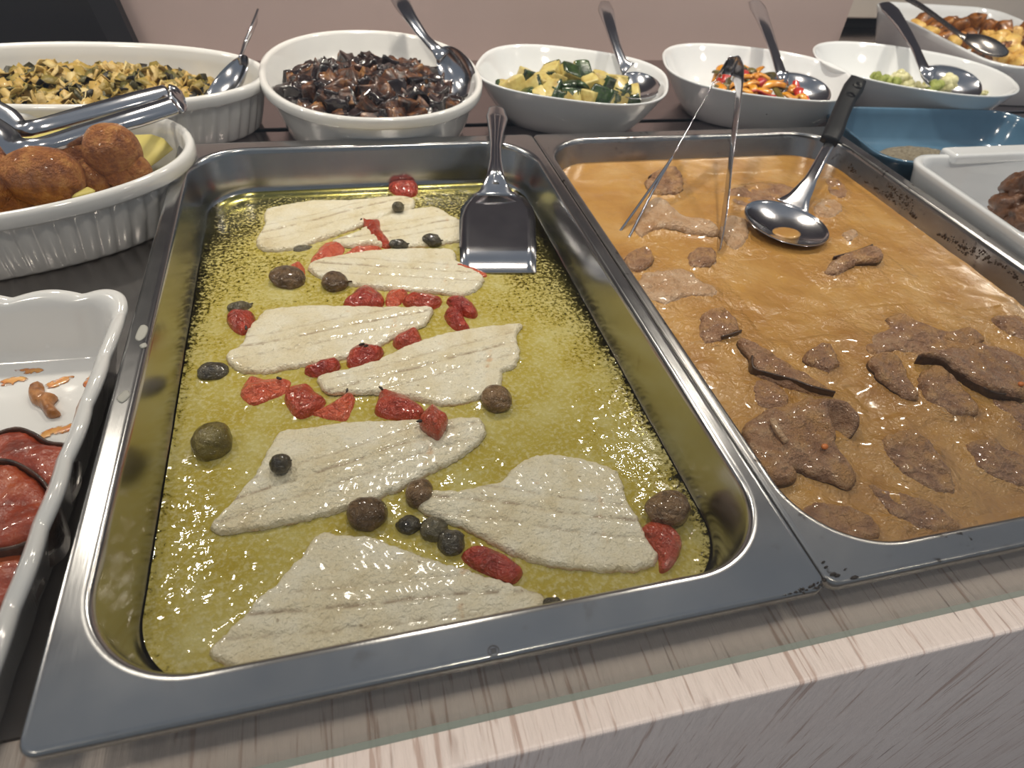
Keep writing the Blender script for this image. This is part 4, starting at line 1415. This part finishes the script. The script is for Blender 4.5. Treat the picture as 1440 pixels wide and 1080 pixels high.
# saucy aubergine slices
for i, (P, H, zb, lab) in enumerate((
        ([(-40, 640), (0, 612), (35, 606), (70, 625), (103, 632), (105, 660), (88, 690), (60, 690), (30, 668), (-40, 690)], 0.016, ZSF, 'saucy red aubergine slice behind, with a dark wrinkled skin edge'),
        ([(-60, 670), (-20, 655), (20, 655), (60, 678), (80, 715), (72, 750), (40, 770), (-10, 780), (-60, 760)], 0.026, ZSF, 'saucy red aubergine slice on top with a dark ring of skin'),
        ([(-60, 780), (-10, 770), (30, 768), (48, 790), (35, 820), (10, 860), (-60, 880)], 0.020, ZSF, 'saucy red aubergine slice in front, beside the dish wall'))):
    O = pix_outline(P, zb + H * 0.8, 0.002)
    o = slab('aubergine_slice', O, zb, H, 0.007, 0.0026, [M['patty'], M['patty_rim']], None, side=0.62, seed=i,
             fn=lambda V, d, t, i=i: np.array([0.0028 * nz(x * 70, y * 70, i) + 0.001 * nz(x * 220, y * 220, i) for x, y in V]))
    tag(o, lab, 'aubergine', 'saucy aubergine slices in the scalloped dish')
    Oe = catmull([O[j] for j in range(0, len(O), 6)], 0.003)
    PP = [(q[0], q[1], zb + H * 0.66) for q in Oe] + [(Oe[0][0], Oe[0][1], zb + H * 0.66)]
    ribbon('skin_ring', PP, 0.0020, H * 0.62, (0, 0, 1), M['patty_rim'], o, 0.004)
o = slab('food_scrap', pix_outline([(40, 545), (58, 537), (62, 550), (80, 556), (74, 566), (84, 580), (66, 584), (55, 570), (42, 562)], ZSF + 0.003, 0.0012), ZSF, 0.006, 0.004, 0.0014, M['scrap'], None, side=0.3,
         fn=lambda V, d, t: np.array([0.003 * nz(x * 160, y * 160, 2) for x, y in V]) * t)
tag(o, 'browned scrap left on the bare floor of the scalloped dish', 'food scrap')
for i, P in enumerate(([(52, 612), (75, 600), (115, 592), (112, 600), (85, 610), (58, 618)], [(0, 535), (25, 528), (40, 533), (20, 540), (0, 542)], [(62, 541), (85, 530), (104, 528), (96, 536), (70, 546)], [(108, 570), (120, 562), (124, 575), (114, 586), (107, 580)],
                       [(116, 540), (126, 527), (133, 532), (124, 545)], [(20, 520), (50, 516), (62, 520), (40, 526)])):
    o = slab('sauce_smear', pix_outline(P, ZSF + 0.0004, 0.001), ZSF - 0.0002, 0.0007, 0.004, 0.0012, M['sauce_smear'], d_sc, side=0.3)

# ================================================================== FOOD IN THE DISHES
# cabbage: a tangle of shreds
rs = np.random.RandomState(4)
V, F, A = [], [], []


def dome(x, y, c, a, b, zb, zt):
    r = ((x - c[0]) / a) ** 2 + ((y - c[1]) / b) ** 2
    return zb + (zt - zb) * max(0.0, 1 - r) ** 0.55


CC = (-0.115, 0.690)
for i in range(800):
    th, r = rs.uniform(0, 6.283), math.sqrt(rs.uniform(0, 1)) * 0.97
    x, y = CC[0] + 0.162 * r * math.cos(th), CC[1] + 0.076 * r * math.sin(th)
    z = dome(x, y, CC, 0.168, 0.080, ZS + 0.012, 0.010 + 0.006 * nz(x * 30, y * 30)) - rs.uniform(0, 0.004)
    L, Wd = rs.uniform(0.014, 0.034), rs.uniform(0.009, 0.018)
    Rm = rotm(rs.normal(0, 0.55), rs.normal(0, 0.55), rs.uniform(0, 6.28))
    patch = nz(x * 28 + 3, y * 40, 5.0)
    tone = np.clip(0.52 + 0.55 * patch + rs.normal(0, 0.19), 0.0, 1)
    if rs.rand() < 0.06 + 0.22 * (x < -0.17):
        tone = rs.uniform(0, 0.15)
    k0 = len(V)
    for iu, u in enumerate((-1, -0.4, 0.3, 1)):
        for iv, v in enumerate((-1, 0, 1)):
            wv = (1 - 0.35 * u * u)
            p = np.array([u * L / 2, v * Wd / 2 * wv, 0.005 * math.cos(v * 1.6) + 0.0045 * math.sin(u * 2.4 + i)])
            V.append(Rm @ p + (x, y, z))
            A.append(tone)
    for iu in range(3):
        for iv in range(2):
            a = k0 + iu * 3 + iv
            F.append((a, a + 1, a + 4, a + 3))
k0 = len(V)
OO = ell(0.160, 0.074)[::20] + CC
for q, zz in ((1.0, ZS + 0.012), (0.75, ZS + 0.030), (0.4, 0.000), (0.05, 0.003)):
    for p in OO:
        pp = np.array(CC) + (p - CC) * q
        V.append((pp[0], pp[1], zz))
        A.append(0.35)
m_ = len(OO)
for k in range(3):
    for i in range(m_):
        F.append((k0 + k * m_ + i, k0 + k * m_ + (i + 1) % m_, k0 + (k + 1) * m_ + (i + 1) % m_, k0 + (k + 1) * m_ + i))
o = obj('sauteed_cabbage', V, F, M['cabbage'], None, True, {'tone': A})
so = o.modifiers.new('leaf', 'SOLIDIFY')
so.thickness = 0.0009
tag(o, 'tangle of browned sauteed cabbage shreds filling the fluted oval dish', 'cabbage', kind='stuff')

# fried balls
BALLS = [(62, 248, 48, 36, 0.012, 'large fried ball in front with a pale crack'), (158, 212, 36, 34, 0.020, 'fried ball on top of the heap against the yellow paper'), (98, 224, 28, 26, 0.004, 'dark fried ball between the two biggest balls'),
         (130, 250, 27, 22, 0.000, 'fried ball below the topmost ball'), (190, 236, 24, 18, 0.006, 'small fried ball close to the dish end'), (168, 246, 24, 18, 0.002, 'small fried ball wedged at the dish rim'),
         (12, 235, 36, 36, 0.008, 'fried ball under the tongs'), (-30, 262, 40, 36, 0.010, 'fried ball by the near rim under the tong arms'), (14, 285, 36, 22, -0.006, 'low fried ball below the large front ball'), (100, 268, 24, 20, -0.006, 'low fried ball beside the paper corner')]
for i, (u, v, w_, h_, z, lab) in enumerate(BALLS):
    p = G(u, v, z)
    dist = np.linalg.norm(p - _C)
    a, b = 0.86 * w_ / FPX * dist, 0.88 * h_ / FPX * dist
    o = blob('fried_ball', p, (a, (a + b) / 2, b * 1.02), (0.2 * i, 0.1, 0.5 * i), M['fried'], None, sub=4, amp=0.055, freq=1.5, seed=i)
    tag(o, lab, 'fried ball', 'fried balls in the oval dish')
# yellow paper liner
C0 = np.array((-0.135, 0.486))
P3 = []
V, F = [], []
K = 30
for r in range(6):
    for i in range(K + 1):
        t = math.radians(6 + 290 * i / K)
        q = r / 5
        rr = 0.4 + 0.49 * q
        px, py = 0.158 * rr * math.cos(t), 0.104 * rr * math.sin(t)
        z = ZD + 0.010 + 0.040 * max(0, (q - 0.25) / 0.75) ** 0.9 * (0.92 + 0.1 * math.sin(i * 1.3)) + 0.0015 * math.sin(i * 0.9 + r)
        c16, s16 = math.cos(math.radians(16)), math.sin(math.radians(16))
        V.append((C0[0] + px * c16 - py * s16, C0[1] + px * s16 + py * c16, z))
for r in range(5):
    for i in range(K):
        a = r * (K + 1) + i
        F.append((a, a + 1, a + K + 2, a + K + 1))
o = obj('paper_liner', V, F, M['paper'])
so = o.modifiers.new('sheet', 'SOLIDIFY')
so.thickness = 0.0004
tag(o, 'yellow paper liner between the fried balls and the white dish', 'paper')
o = slab('paper_corner', pix_outline([(98, 272), (112, 262), (122, 258), (132, 264), (112, 270)], 0.008, 0.002), 0.004, 0.002, 0.002, 0.002, M['paper'])
tag(o, 'small folded corner of yellow paper at the near rim of the ball dish', 'paper')

# tongs lying over the ball dish
zt = 0.034
up_arm = [G(236, 128, zt + .006), G(190, 140, zt + .006), G(110, 162, zt + .004), G(52, 178, zt + .002), G(28, 180, zt), G(10, 168, zt + .004), G(-30, 150, zt + .010)]
lo_arm = [G(246, 148, zt + .001), G(190, 166, zt), G(110, 190, zt - .002), G(56, 206, zt - .003), G(26, 208, zt - .004), G(4, 194, zt - .002), G(-30, 176, zt + .002)]
tg = thing('serving_tongs', (lo_arm[3][0], lo_arm[3][1], lo_arm[3][2] - 0.01), 'broad steel tongs lying across the fried balls with a rounded hinge end', 'tongs')
ribbon('arm', up_arm, [0.014, 0.015, 0.014, 0.013, 0.016, 0.022, 0.026], 0.0012, (0.1, -0.55, 0.6), M['cutlery'], tg, 0.004, crown=0.0018)
ribbon('arm', lo_arm, [0.017, 0.017, 0.015, 0.014, 0.018, 0.024, 0.028], 0.0012, (0.1, -0.75, 0.55), M['cutlery'], tg, 0.004, crown=0.003)
ribbon('hinge_bend', [up_arm[0], G(246, 130, zt + .0055), G(251, 137, zt + .004), G(251, 144, zt + .002), lo_arm[0]], [0.014, 0.016, 0.018, 0.018, 0.017], 0.0014, [(0.1, -0.55, 0.6), (.6, -.4, .6), (.9, -.3, .5), (.6, -.6, .5), (0.1, -0.75, 0.55)], M['cutlery'], tg, 0.002)

# ---- chunks
PROTO = {}


def chunk_mesh(name, r, mats, seed, box=0.6, amp=0.16, skin_side=None, sub=3):
    V, F = blob_geo((0, 0, 0), r, (0, 0, 0), sub=sub, amp=amp, freq=1.7, seed=seed, box=box)
    me = bpy.data.meshes.new(name)
    me.from_pydata(V.tolist(), [], F)
    for m in mats:
        me.materials.append(m)
    if skin_side is not None and len(mats) > 1:
        d = np.array(skin_side, float)
        d /= np.linalg.norm(d)
        Vn = V / np.asarray(r)
        me.polygons.foreach_set('material_index', [1 if (Vn[list(f)].mean(0) @ d) > 0.62 else 0 for f in F])
    me.polygons.foreach_set('use_smooth', [True] * len(me.polygons))
    return me


def put(me, name, loc, rot, s, label, cat, group):
    o = bpy.data.objects.new(name, me)
    o.location = loc
    o.rotation_euler = rot
    o.scale = (s, s, s)
    COL.objects.link(o)
    return tag(o, label, cat, group)


# aubergine
aub = [chunk_mesh('aubergine_chunk', (0.012, 0.009, 0.0075), [M['aubergine_flesh'], M['aubergine_skin']], k, 0.40, 0.30, sk) for k, sk in enumerate([(0, 0, 1), (1, 0, 0.3), (0, 1, 0.4), (0, 0, -1), (-1, 0.3, 0.6)])]
aub.append(chunk_mesh('aubergine_chunk', (0.013, 0.009, 0.006), [M['aubergine_skin']], 9, 0.40, 0.3))
aub.append(chunk_mesh('aubergine_chunk', (0.011, 0.010, 0.006), [M['aubergine_skin']], 13, 0.40, 0.3))
rs = np.random.RandomState(11)
placed = []
HC = (0.190, 0.665)
for i in range(4000):
    th, r = rs.uniform(0, 6.283), math.sqrt(rs.uniform(0, 1))
    x, y = HC[0] + 0.092 * r * math.cos(th), HC[1] + 0.100 * r * math.sin(th)
    z = dome(x, y, HC, 0.104, 0.112, ZS + 0.016, 0.017)
    if all((x - a) ** 2 + (y - b) ** 2 + (z - c_) ** 2 > 0.0132 ** 2 for a, b, c_ in placed):
        placed.append((x, y, z))
        k = rs.randint(7)
        put(aub[k], 'aubergine_chunk', (x, y, z), tuple(rs.uniform(0, 6.28, 3)), rs.uniform(0.85, 1.25), ('black glossy-skinned' if k > 4 else 'browned, partly skinned') + ' aubergine chunk heaped in the plain deep white dish', 'aubergine', 'aubergine chunks in the deep dish')
    if len(placed) > 118:
        break
OO = resample(ell(0.096, 0.105), 60)[0] + np.array(HC)
tag(slab('aubergine_underlayer', OO, ZS + 0.0078, 0.040, 0.09, 0.006, M['aubergine_flesh'], None, side=0.12, fn=lambda V, d, t: np.array([0.003 * nz(x * 90, y * 90) for x, y in V])),
    'packed dark aubergine under the visible chunks of the deep white dish', 'aubergine', kind='stuff')

# zucchini: positions read from the photo
zc = [chunk_mesh('zucchini_piece', (0.0125, 0.0105, 0.0095), [M['zucchini_flesh'], M['zucchini_skin']], 20 + k, 0.42, 0.10, sk) for k, sk in enumerate([(0, 1, 0), (1, 0, 0), (0, 0.3, 1), (-1, 0, 0.3)])]
zc.append(chunk_mesh('zucchini_piece', (0.016, 0.011, 0.005), [M['zucchini_skin']], 31, 0.8, 0.12))
zuc = [(751, 92, 0), (740, 110, 1), (722, 122, 0), (712, 126, 3), (756, 122, 2), (740, 132, 4), (776, 104, 1), (800, 105, 2), (822, 88, 0), (846, 92, 3), (836, 102, 1), (818, 103, 2), (796, 120, 4), (777, 131, 0), (768, 118, 3), (815, 122, 4), (846, 122, 0), (860, 136, 4), (826, 137, 1), (800, 138, 2), (862, 104, 4), (872, 126, 3), (786, 138, 0), (846, 138, 2), (888, 136, 1), (830, 118, 1), (756, 140, 3), (780, 116, 2), (866, 118, 0)]
rs = np.random.RandomState(5)
bc = BOWLS['zuc'][1]
for u, v, k in zuc:
    z = 0.0
    for _ in range(8):
        p = G(u, v, z)
        z = 0.6 * z + 0.4 * dome(p[0], p[1], (bc[0] - 0.005, bc[1] + 0.005), 0.088, 0.085, -0.012, 0.018)
    p = G(u, v, z)
    put(zc[k], 'zucchini_piece', p, tuple(rs.normal(0, 0.5, 2)) + (rs.uniform(0, 6.28),), rs.uniform(0.85, 1.1), ('dark green zucchini skin slice' if k == 4 else 'pale diced zucchini piece') + ' on top of the zucchini heap', 'zucchini', 'zucchini pieces in the bowl')
for i in range(34):
    th, r = rs.uniform(0, 6.283), math.sqrt(rs.uniform(0, 1))
    x, y = bc[0] + 0.062 * r * math.cos(th), bc[1] + 0.058 * r * math.sin(th)
    z = dome(x, y, bc, 0.09, 0.085, -0.018, 0.004)
    put(zc[rs.randint(5)], 'zucchini_piece', (x, y, z), tuple(rs.uniform(0, 6.28, 3)), rs.uniform(0.85, 1.05), 'diced zucchini piece low in the zucchini heap', 'zucchini', 'zucchini pieces in the bowl')

# pepper strips
pc = BOWLS['pep'][1]
cols = ['pepper_red', 'pepper_yellow', 'pepper_green']
cname = {'pepper_red': 'red', 'pepper_yellow': 'yellow', 'pepper_green': 'olive-green'}
rs = np.random.RandomState(8)
for i in range(62):
    mt = cols[[0, 1, 2, 1, 2][i % 5]]
    th, r = rs.uniform(0, 6.283), math.sqrt(rs.uniform(0, 1))
    x, y = pc[0] + 0.064 * r * math.cos(th), pc[1] - 0.006 + 0.066 * r * math.sin(th)
    z = dome(x, y, pc, 0.10, 0.092, -0.018, 0.009) - rs.uniform(0, 0.006)
    L = rs.uniform(0.026, 0.044)
    t = rs.uniform(0, 6.28)
    dv = np.array([math.cos(t), math.sin(t), rs.normal(0, 0.22)]) * L / 2
    cpt = np.array([x, y, z])
    P = [cpt - dv, cpt - dv * 0.3 + [0, 0, rs.normal(0.002, 0.003)], cpt + dv * 0.35 + [0, 0, rs.normal(0.003, 0.003)], cpt + dv]
    V, F = ribbon_geo(P, [0.008, 0.013, 0.013, 0.009], 0.0026, (rs.normal(0, 0.5), rs.normal(0, 0.5), 1), 0.004, crown=0.0022)
    tag(obj('pepper_strip', V, F, M[mt]), 'cooked %s pepper strip in the pepper bowl' % cname[mt], 'pepper', 'pepper strips in the bowl')

# cauliflower florets
cau = []


def floret(name, mats, seed):
    rs = np.random.RandomState(seed)
    V, F, fm = [], [], []
    S, SF = ico(2)
    for k in range(15):
        d = rs.normal(0, 1, 3)
        d[2] = abs(d[2])
        d /= np.linalg.norm(d)
        r = rs.uniform(0.0045, 0.007)
        b = len(V)
        V += list(S * r + d * 0.0085)
        F += [tuple(b + j for j in f) for f in SF]
    b = len(V)
    V += list(S * [0.006, 0.006, 0.011] - [0, 0, 0.007])
    F += [tuple(b + j for j in f) for f in SF]
    me = bpy.data.meshes.new(name)
    me.from_pydata([tuple(v) for v in V], [], F)
    me.materials.append(mats)
    me.polygons.foreach_set('use_smooth', [True] * len(me.polygons))
    return me


fl = [floret('cauliflower_floret', M['cauli'], 1), floret('cauliflower_floret', M['cauli_green'], 2), floret('cauliflower_floret', M['cauli'], 3)]
for i, (u, v, k, z, s) in enumerate(((1232, 110, 1, -0.004, .7), (1243, 116, 1, -0.006, .8), (1264, 112, 0, -0.004, 1.0), (1258, 118, 1, -0.006, .7), (1277, 120, 2, -0.008, 1.0), (1313, 126, 1, -0.004, 1.0), (1330, 120, 0, -0.002, 1.15), (1384, 131, 2, -0.004, .4), (1295, 122, 2, -0.012, .8), (1250, 122, 2, -0.012, .9), (1340, 128, 2, -0.008, .8))):
    put(fl[k], 'cauliflower_floret', G(u, v, z), (0.2 * i, 0.3, i * 1.1), s, ('pale green' if k == 1 else 'creamy white') + ' cauliflower floret in the pointed oval bowl', 'cauliflower', 'cauliflower florets in the bowl')

# potatoes
pm = [chunk_mesh('potato_chunk', (0.019, 0.016, 0.013), [M['potato'] if k < 3 else M['potato_burnt']], 40 + k, 0.6, 0.22) for k in range(5)]
rs = np.random.RandomState(15)
for (u, v, k, z) in ((1350, 38, 3, 0.020), (1372, 30, 4, 0.026), (1390, 40, 3, 0.022), (1310, 36, 4, 0.012), (1330, 44, 3, 0.010), (1405, 55, 0, 0.018), (1420, 62, 1, 0.016), (1395, 62, 2, 0.014), (1410, 45, 3, 0.022), (1428, 78, 0, 0.012), (1412, 84, 1, 0.008), (1440, 60, 4, 0.016), (1440, 82, 2, 0.008), (1385, 70, 4, 0.006), (1362, 52, 4, 0.010), (1345, 48, 4, 0.006), (1440, 45, 3, 0.014), (1425, 50, 0, 0.018), (1300, 32, 4, 0.010)):
    put(pm[k], 'potato_chunk', G(u, v, z), tuple(rs.uniform(0, 6.28, 3)), rs.uniform(0.7, 1.0), ('golden' if k < 3 else 'dark browned') + ' fried potato chunk in the rectangular end dish', 'potato', 'fried potatoes in the end dish')
for i in range(30):
    x, y = PC[0] + rs.uniform(-0.085, 0.03), PC[1] + rs.uniform(-0.14, 0.14)
    z = ZS + 0.022 + 0.02 * (1 - ((x - PC[0]) / 0.11) ** 2)
    put(pm[rs.randint(5)], 'potato_chunk', (x, y, z), tuple(rs.uniform(0, 6.28, 3)), rs.uniform(0.8, 1.05), 'fried potato chunk deep in the rectangular end dish', 'potato', 'fried potatoes in the end dish')

# braised meat pieces right
bm_ = [chunk_mesh('braised_meat_piece', (0.026, 0.020, 0.019), [M['brown_meat']], 60 + k, 0.85, 0.35, sub=4) for k in range(3)]
for i, (u, v, z, s, lab) in enumerate(((1436, 268, 0.006, 1.0, 'upper braised brown meat piece in the tab-handled dish'), (1420, 292, -0.008, 0.9, 'braised brown meat piece lowest against the dish wall'), (1444, 302, -0.006, 0.8, 'front braised meat piece below the upper one'), (1490, 290, -0.004, 1.0, 'braised meat piece further inside the tab-handled dish'))):
    put(bm_[i % 3], 'braised_meat_piece', G(u, v, z), (0.4 * i, 0.6, 1.0 + 0.9 * i), s * 0.84, lab, 'meat', 'braised meat pieces in the tab-handled dish')

# ---- serving spoons


def spoon(path, widths, bc_, bd, bn, L, W, D, label, mat='cutlery', cat='spoon', egg=0.12, up=(0, -0.6, 1)):
    t = thing('serving_spoon', (bc_[0], bc_[1], bc_[2] - D), label, cat)
    spoon_bowl('bowl', bc_, bd, bn, L, W, D, M[mat], t, egg=egg)
    ribbon('handle', path, widths, 0.0028, up, M[mat], t, 0.003, crown=0.0012)
    return t


def u3(a, b):
    return np.asarray(a) - np.asarray(b)


# zucchini spoon
b0 = G(896, 119, 0.010)
h = [G(884, 98, 0.016), G(876, 88, 0.022), G(866, 62, 0.036), G(858, 35, 0.050), G(852, 14, 0.060), G(851, 4, 0.064)]
spoon(h, [0.022, 0.012, 0.012, 0.016, 0.021, 0.014], b0, u3(G(884, 98, 0.016), b0), (-0.15, -0.75, 0.6), 0.062, 0.054, 0.010, 'steel spoon in the zucchini bowl', up=(-0.2, -0.7, 0.6))
# pepper spoon
b0 = G(1128, 124, 0.008)
h = [G(1106, 112, 0.012), G(1099, 104, 0.018), G(1088, 70, 0.034), G(1076, 36, 0.050), G(1066, 12, 0.061), G(1060, 2, 0.066)]
spoon(h, [0.024, 0.014, 0.013, 0.018, 0.024, 0.016], b0, u3(G(1102, 112, 0.012), b0), (0.05, -0.6, 0.75), 0.076, 0.052, 0.010, 'steel spoon in the pepper bowl', up=(-0.2, -0.7, 0.6))
# cauliflower spoon
b0 = G(1338, 114, 0.008)
h = [G(1312, 106, 0.012), G(1300, 96, 0.018), G(1286, 66, 0.032), G(1268, 36, 0.046), G(1252, 14, 0.056), G(1244, 5, 0.060)]
spoon(h, [0.026, 0.016, 0.014, 0.020, 0.028, 0.018], b0, u3(G(1306, 104, 0.012), b0), (0.1, -0.55, 0.75), 0.086, 0.058, 0.011, 'steel spoon in the cauliflower bowl', up=(-0.2, -0.7, 0.6))
# aubergine spoon
b0 = G(640, 100, 0.020)
h = [G(624, 80, 0.030), G(614, 70, 0.036), G(597, 52, 0.044), G(580, 28, 0.056), G(566, 6, 0.066), G(556, -14, 0.074)]
spoon(h, [0.020, 0.012, 0.011, 0.014, 0.020, 0.022], b0, u3(G(622, 74, 0.034), b0), (-0.55, -0.6, 0.35), 0.066, 0.042, 0.009, 'steel spoon leaning in the aubergine dish', up=(-0.2, -0.7, 0.6))
# cabbage spoon
b0 = G(320, 112, 0.022)
h = [G(338, 86, 0.036), G(341, 76, 0.041), G(345, 62, 0.047), G(353, 44, 0.055), G(362, 22, 0.064)]
spoon(h, [0.016, 0.009, 0.008, 0.014, 0.018], b0, u3(G(338, 86, 0.036), b0), (-0.75, -0.45, 0.5), 0.066, 0.046, 0.012, 'steel spoon with a twisted handle in the cabbage dish', up=(-0.9, 0.3, 0.4))
# potato spoon
b0 = G(1385, 64, 0.030)
h = [G(1362, 54, 0.034), G(1352, 50, 0.036), G(1325, 30, 0.044), G(1300, 12, 0.052), G(1280, 0, 0.057), G(1262, -12, 0.062)]
spoon(h, [0.020, 0.012, 0.012, 0.014, 0.017, 0.018], b0, u3(G(1362, 54, 0.034), b0), (0.1, 0.3, -1), 0.07, 0.045, 0.009, 'dull dark spoon lying face down on the potatoes', 'cutlery_dark', up=(0, -0.6, 1))
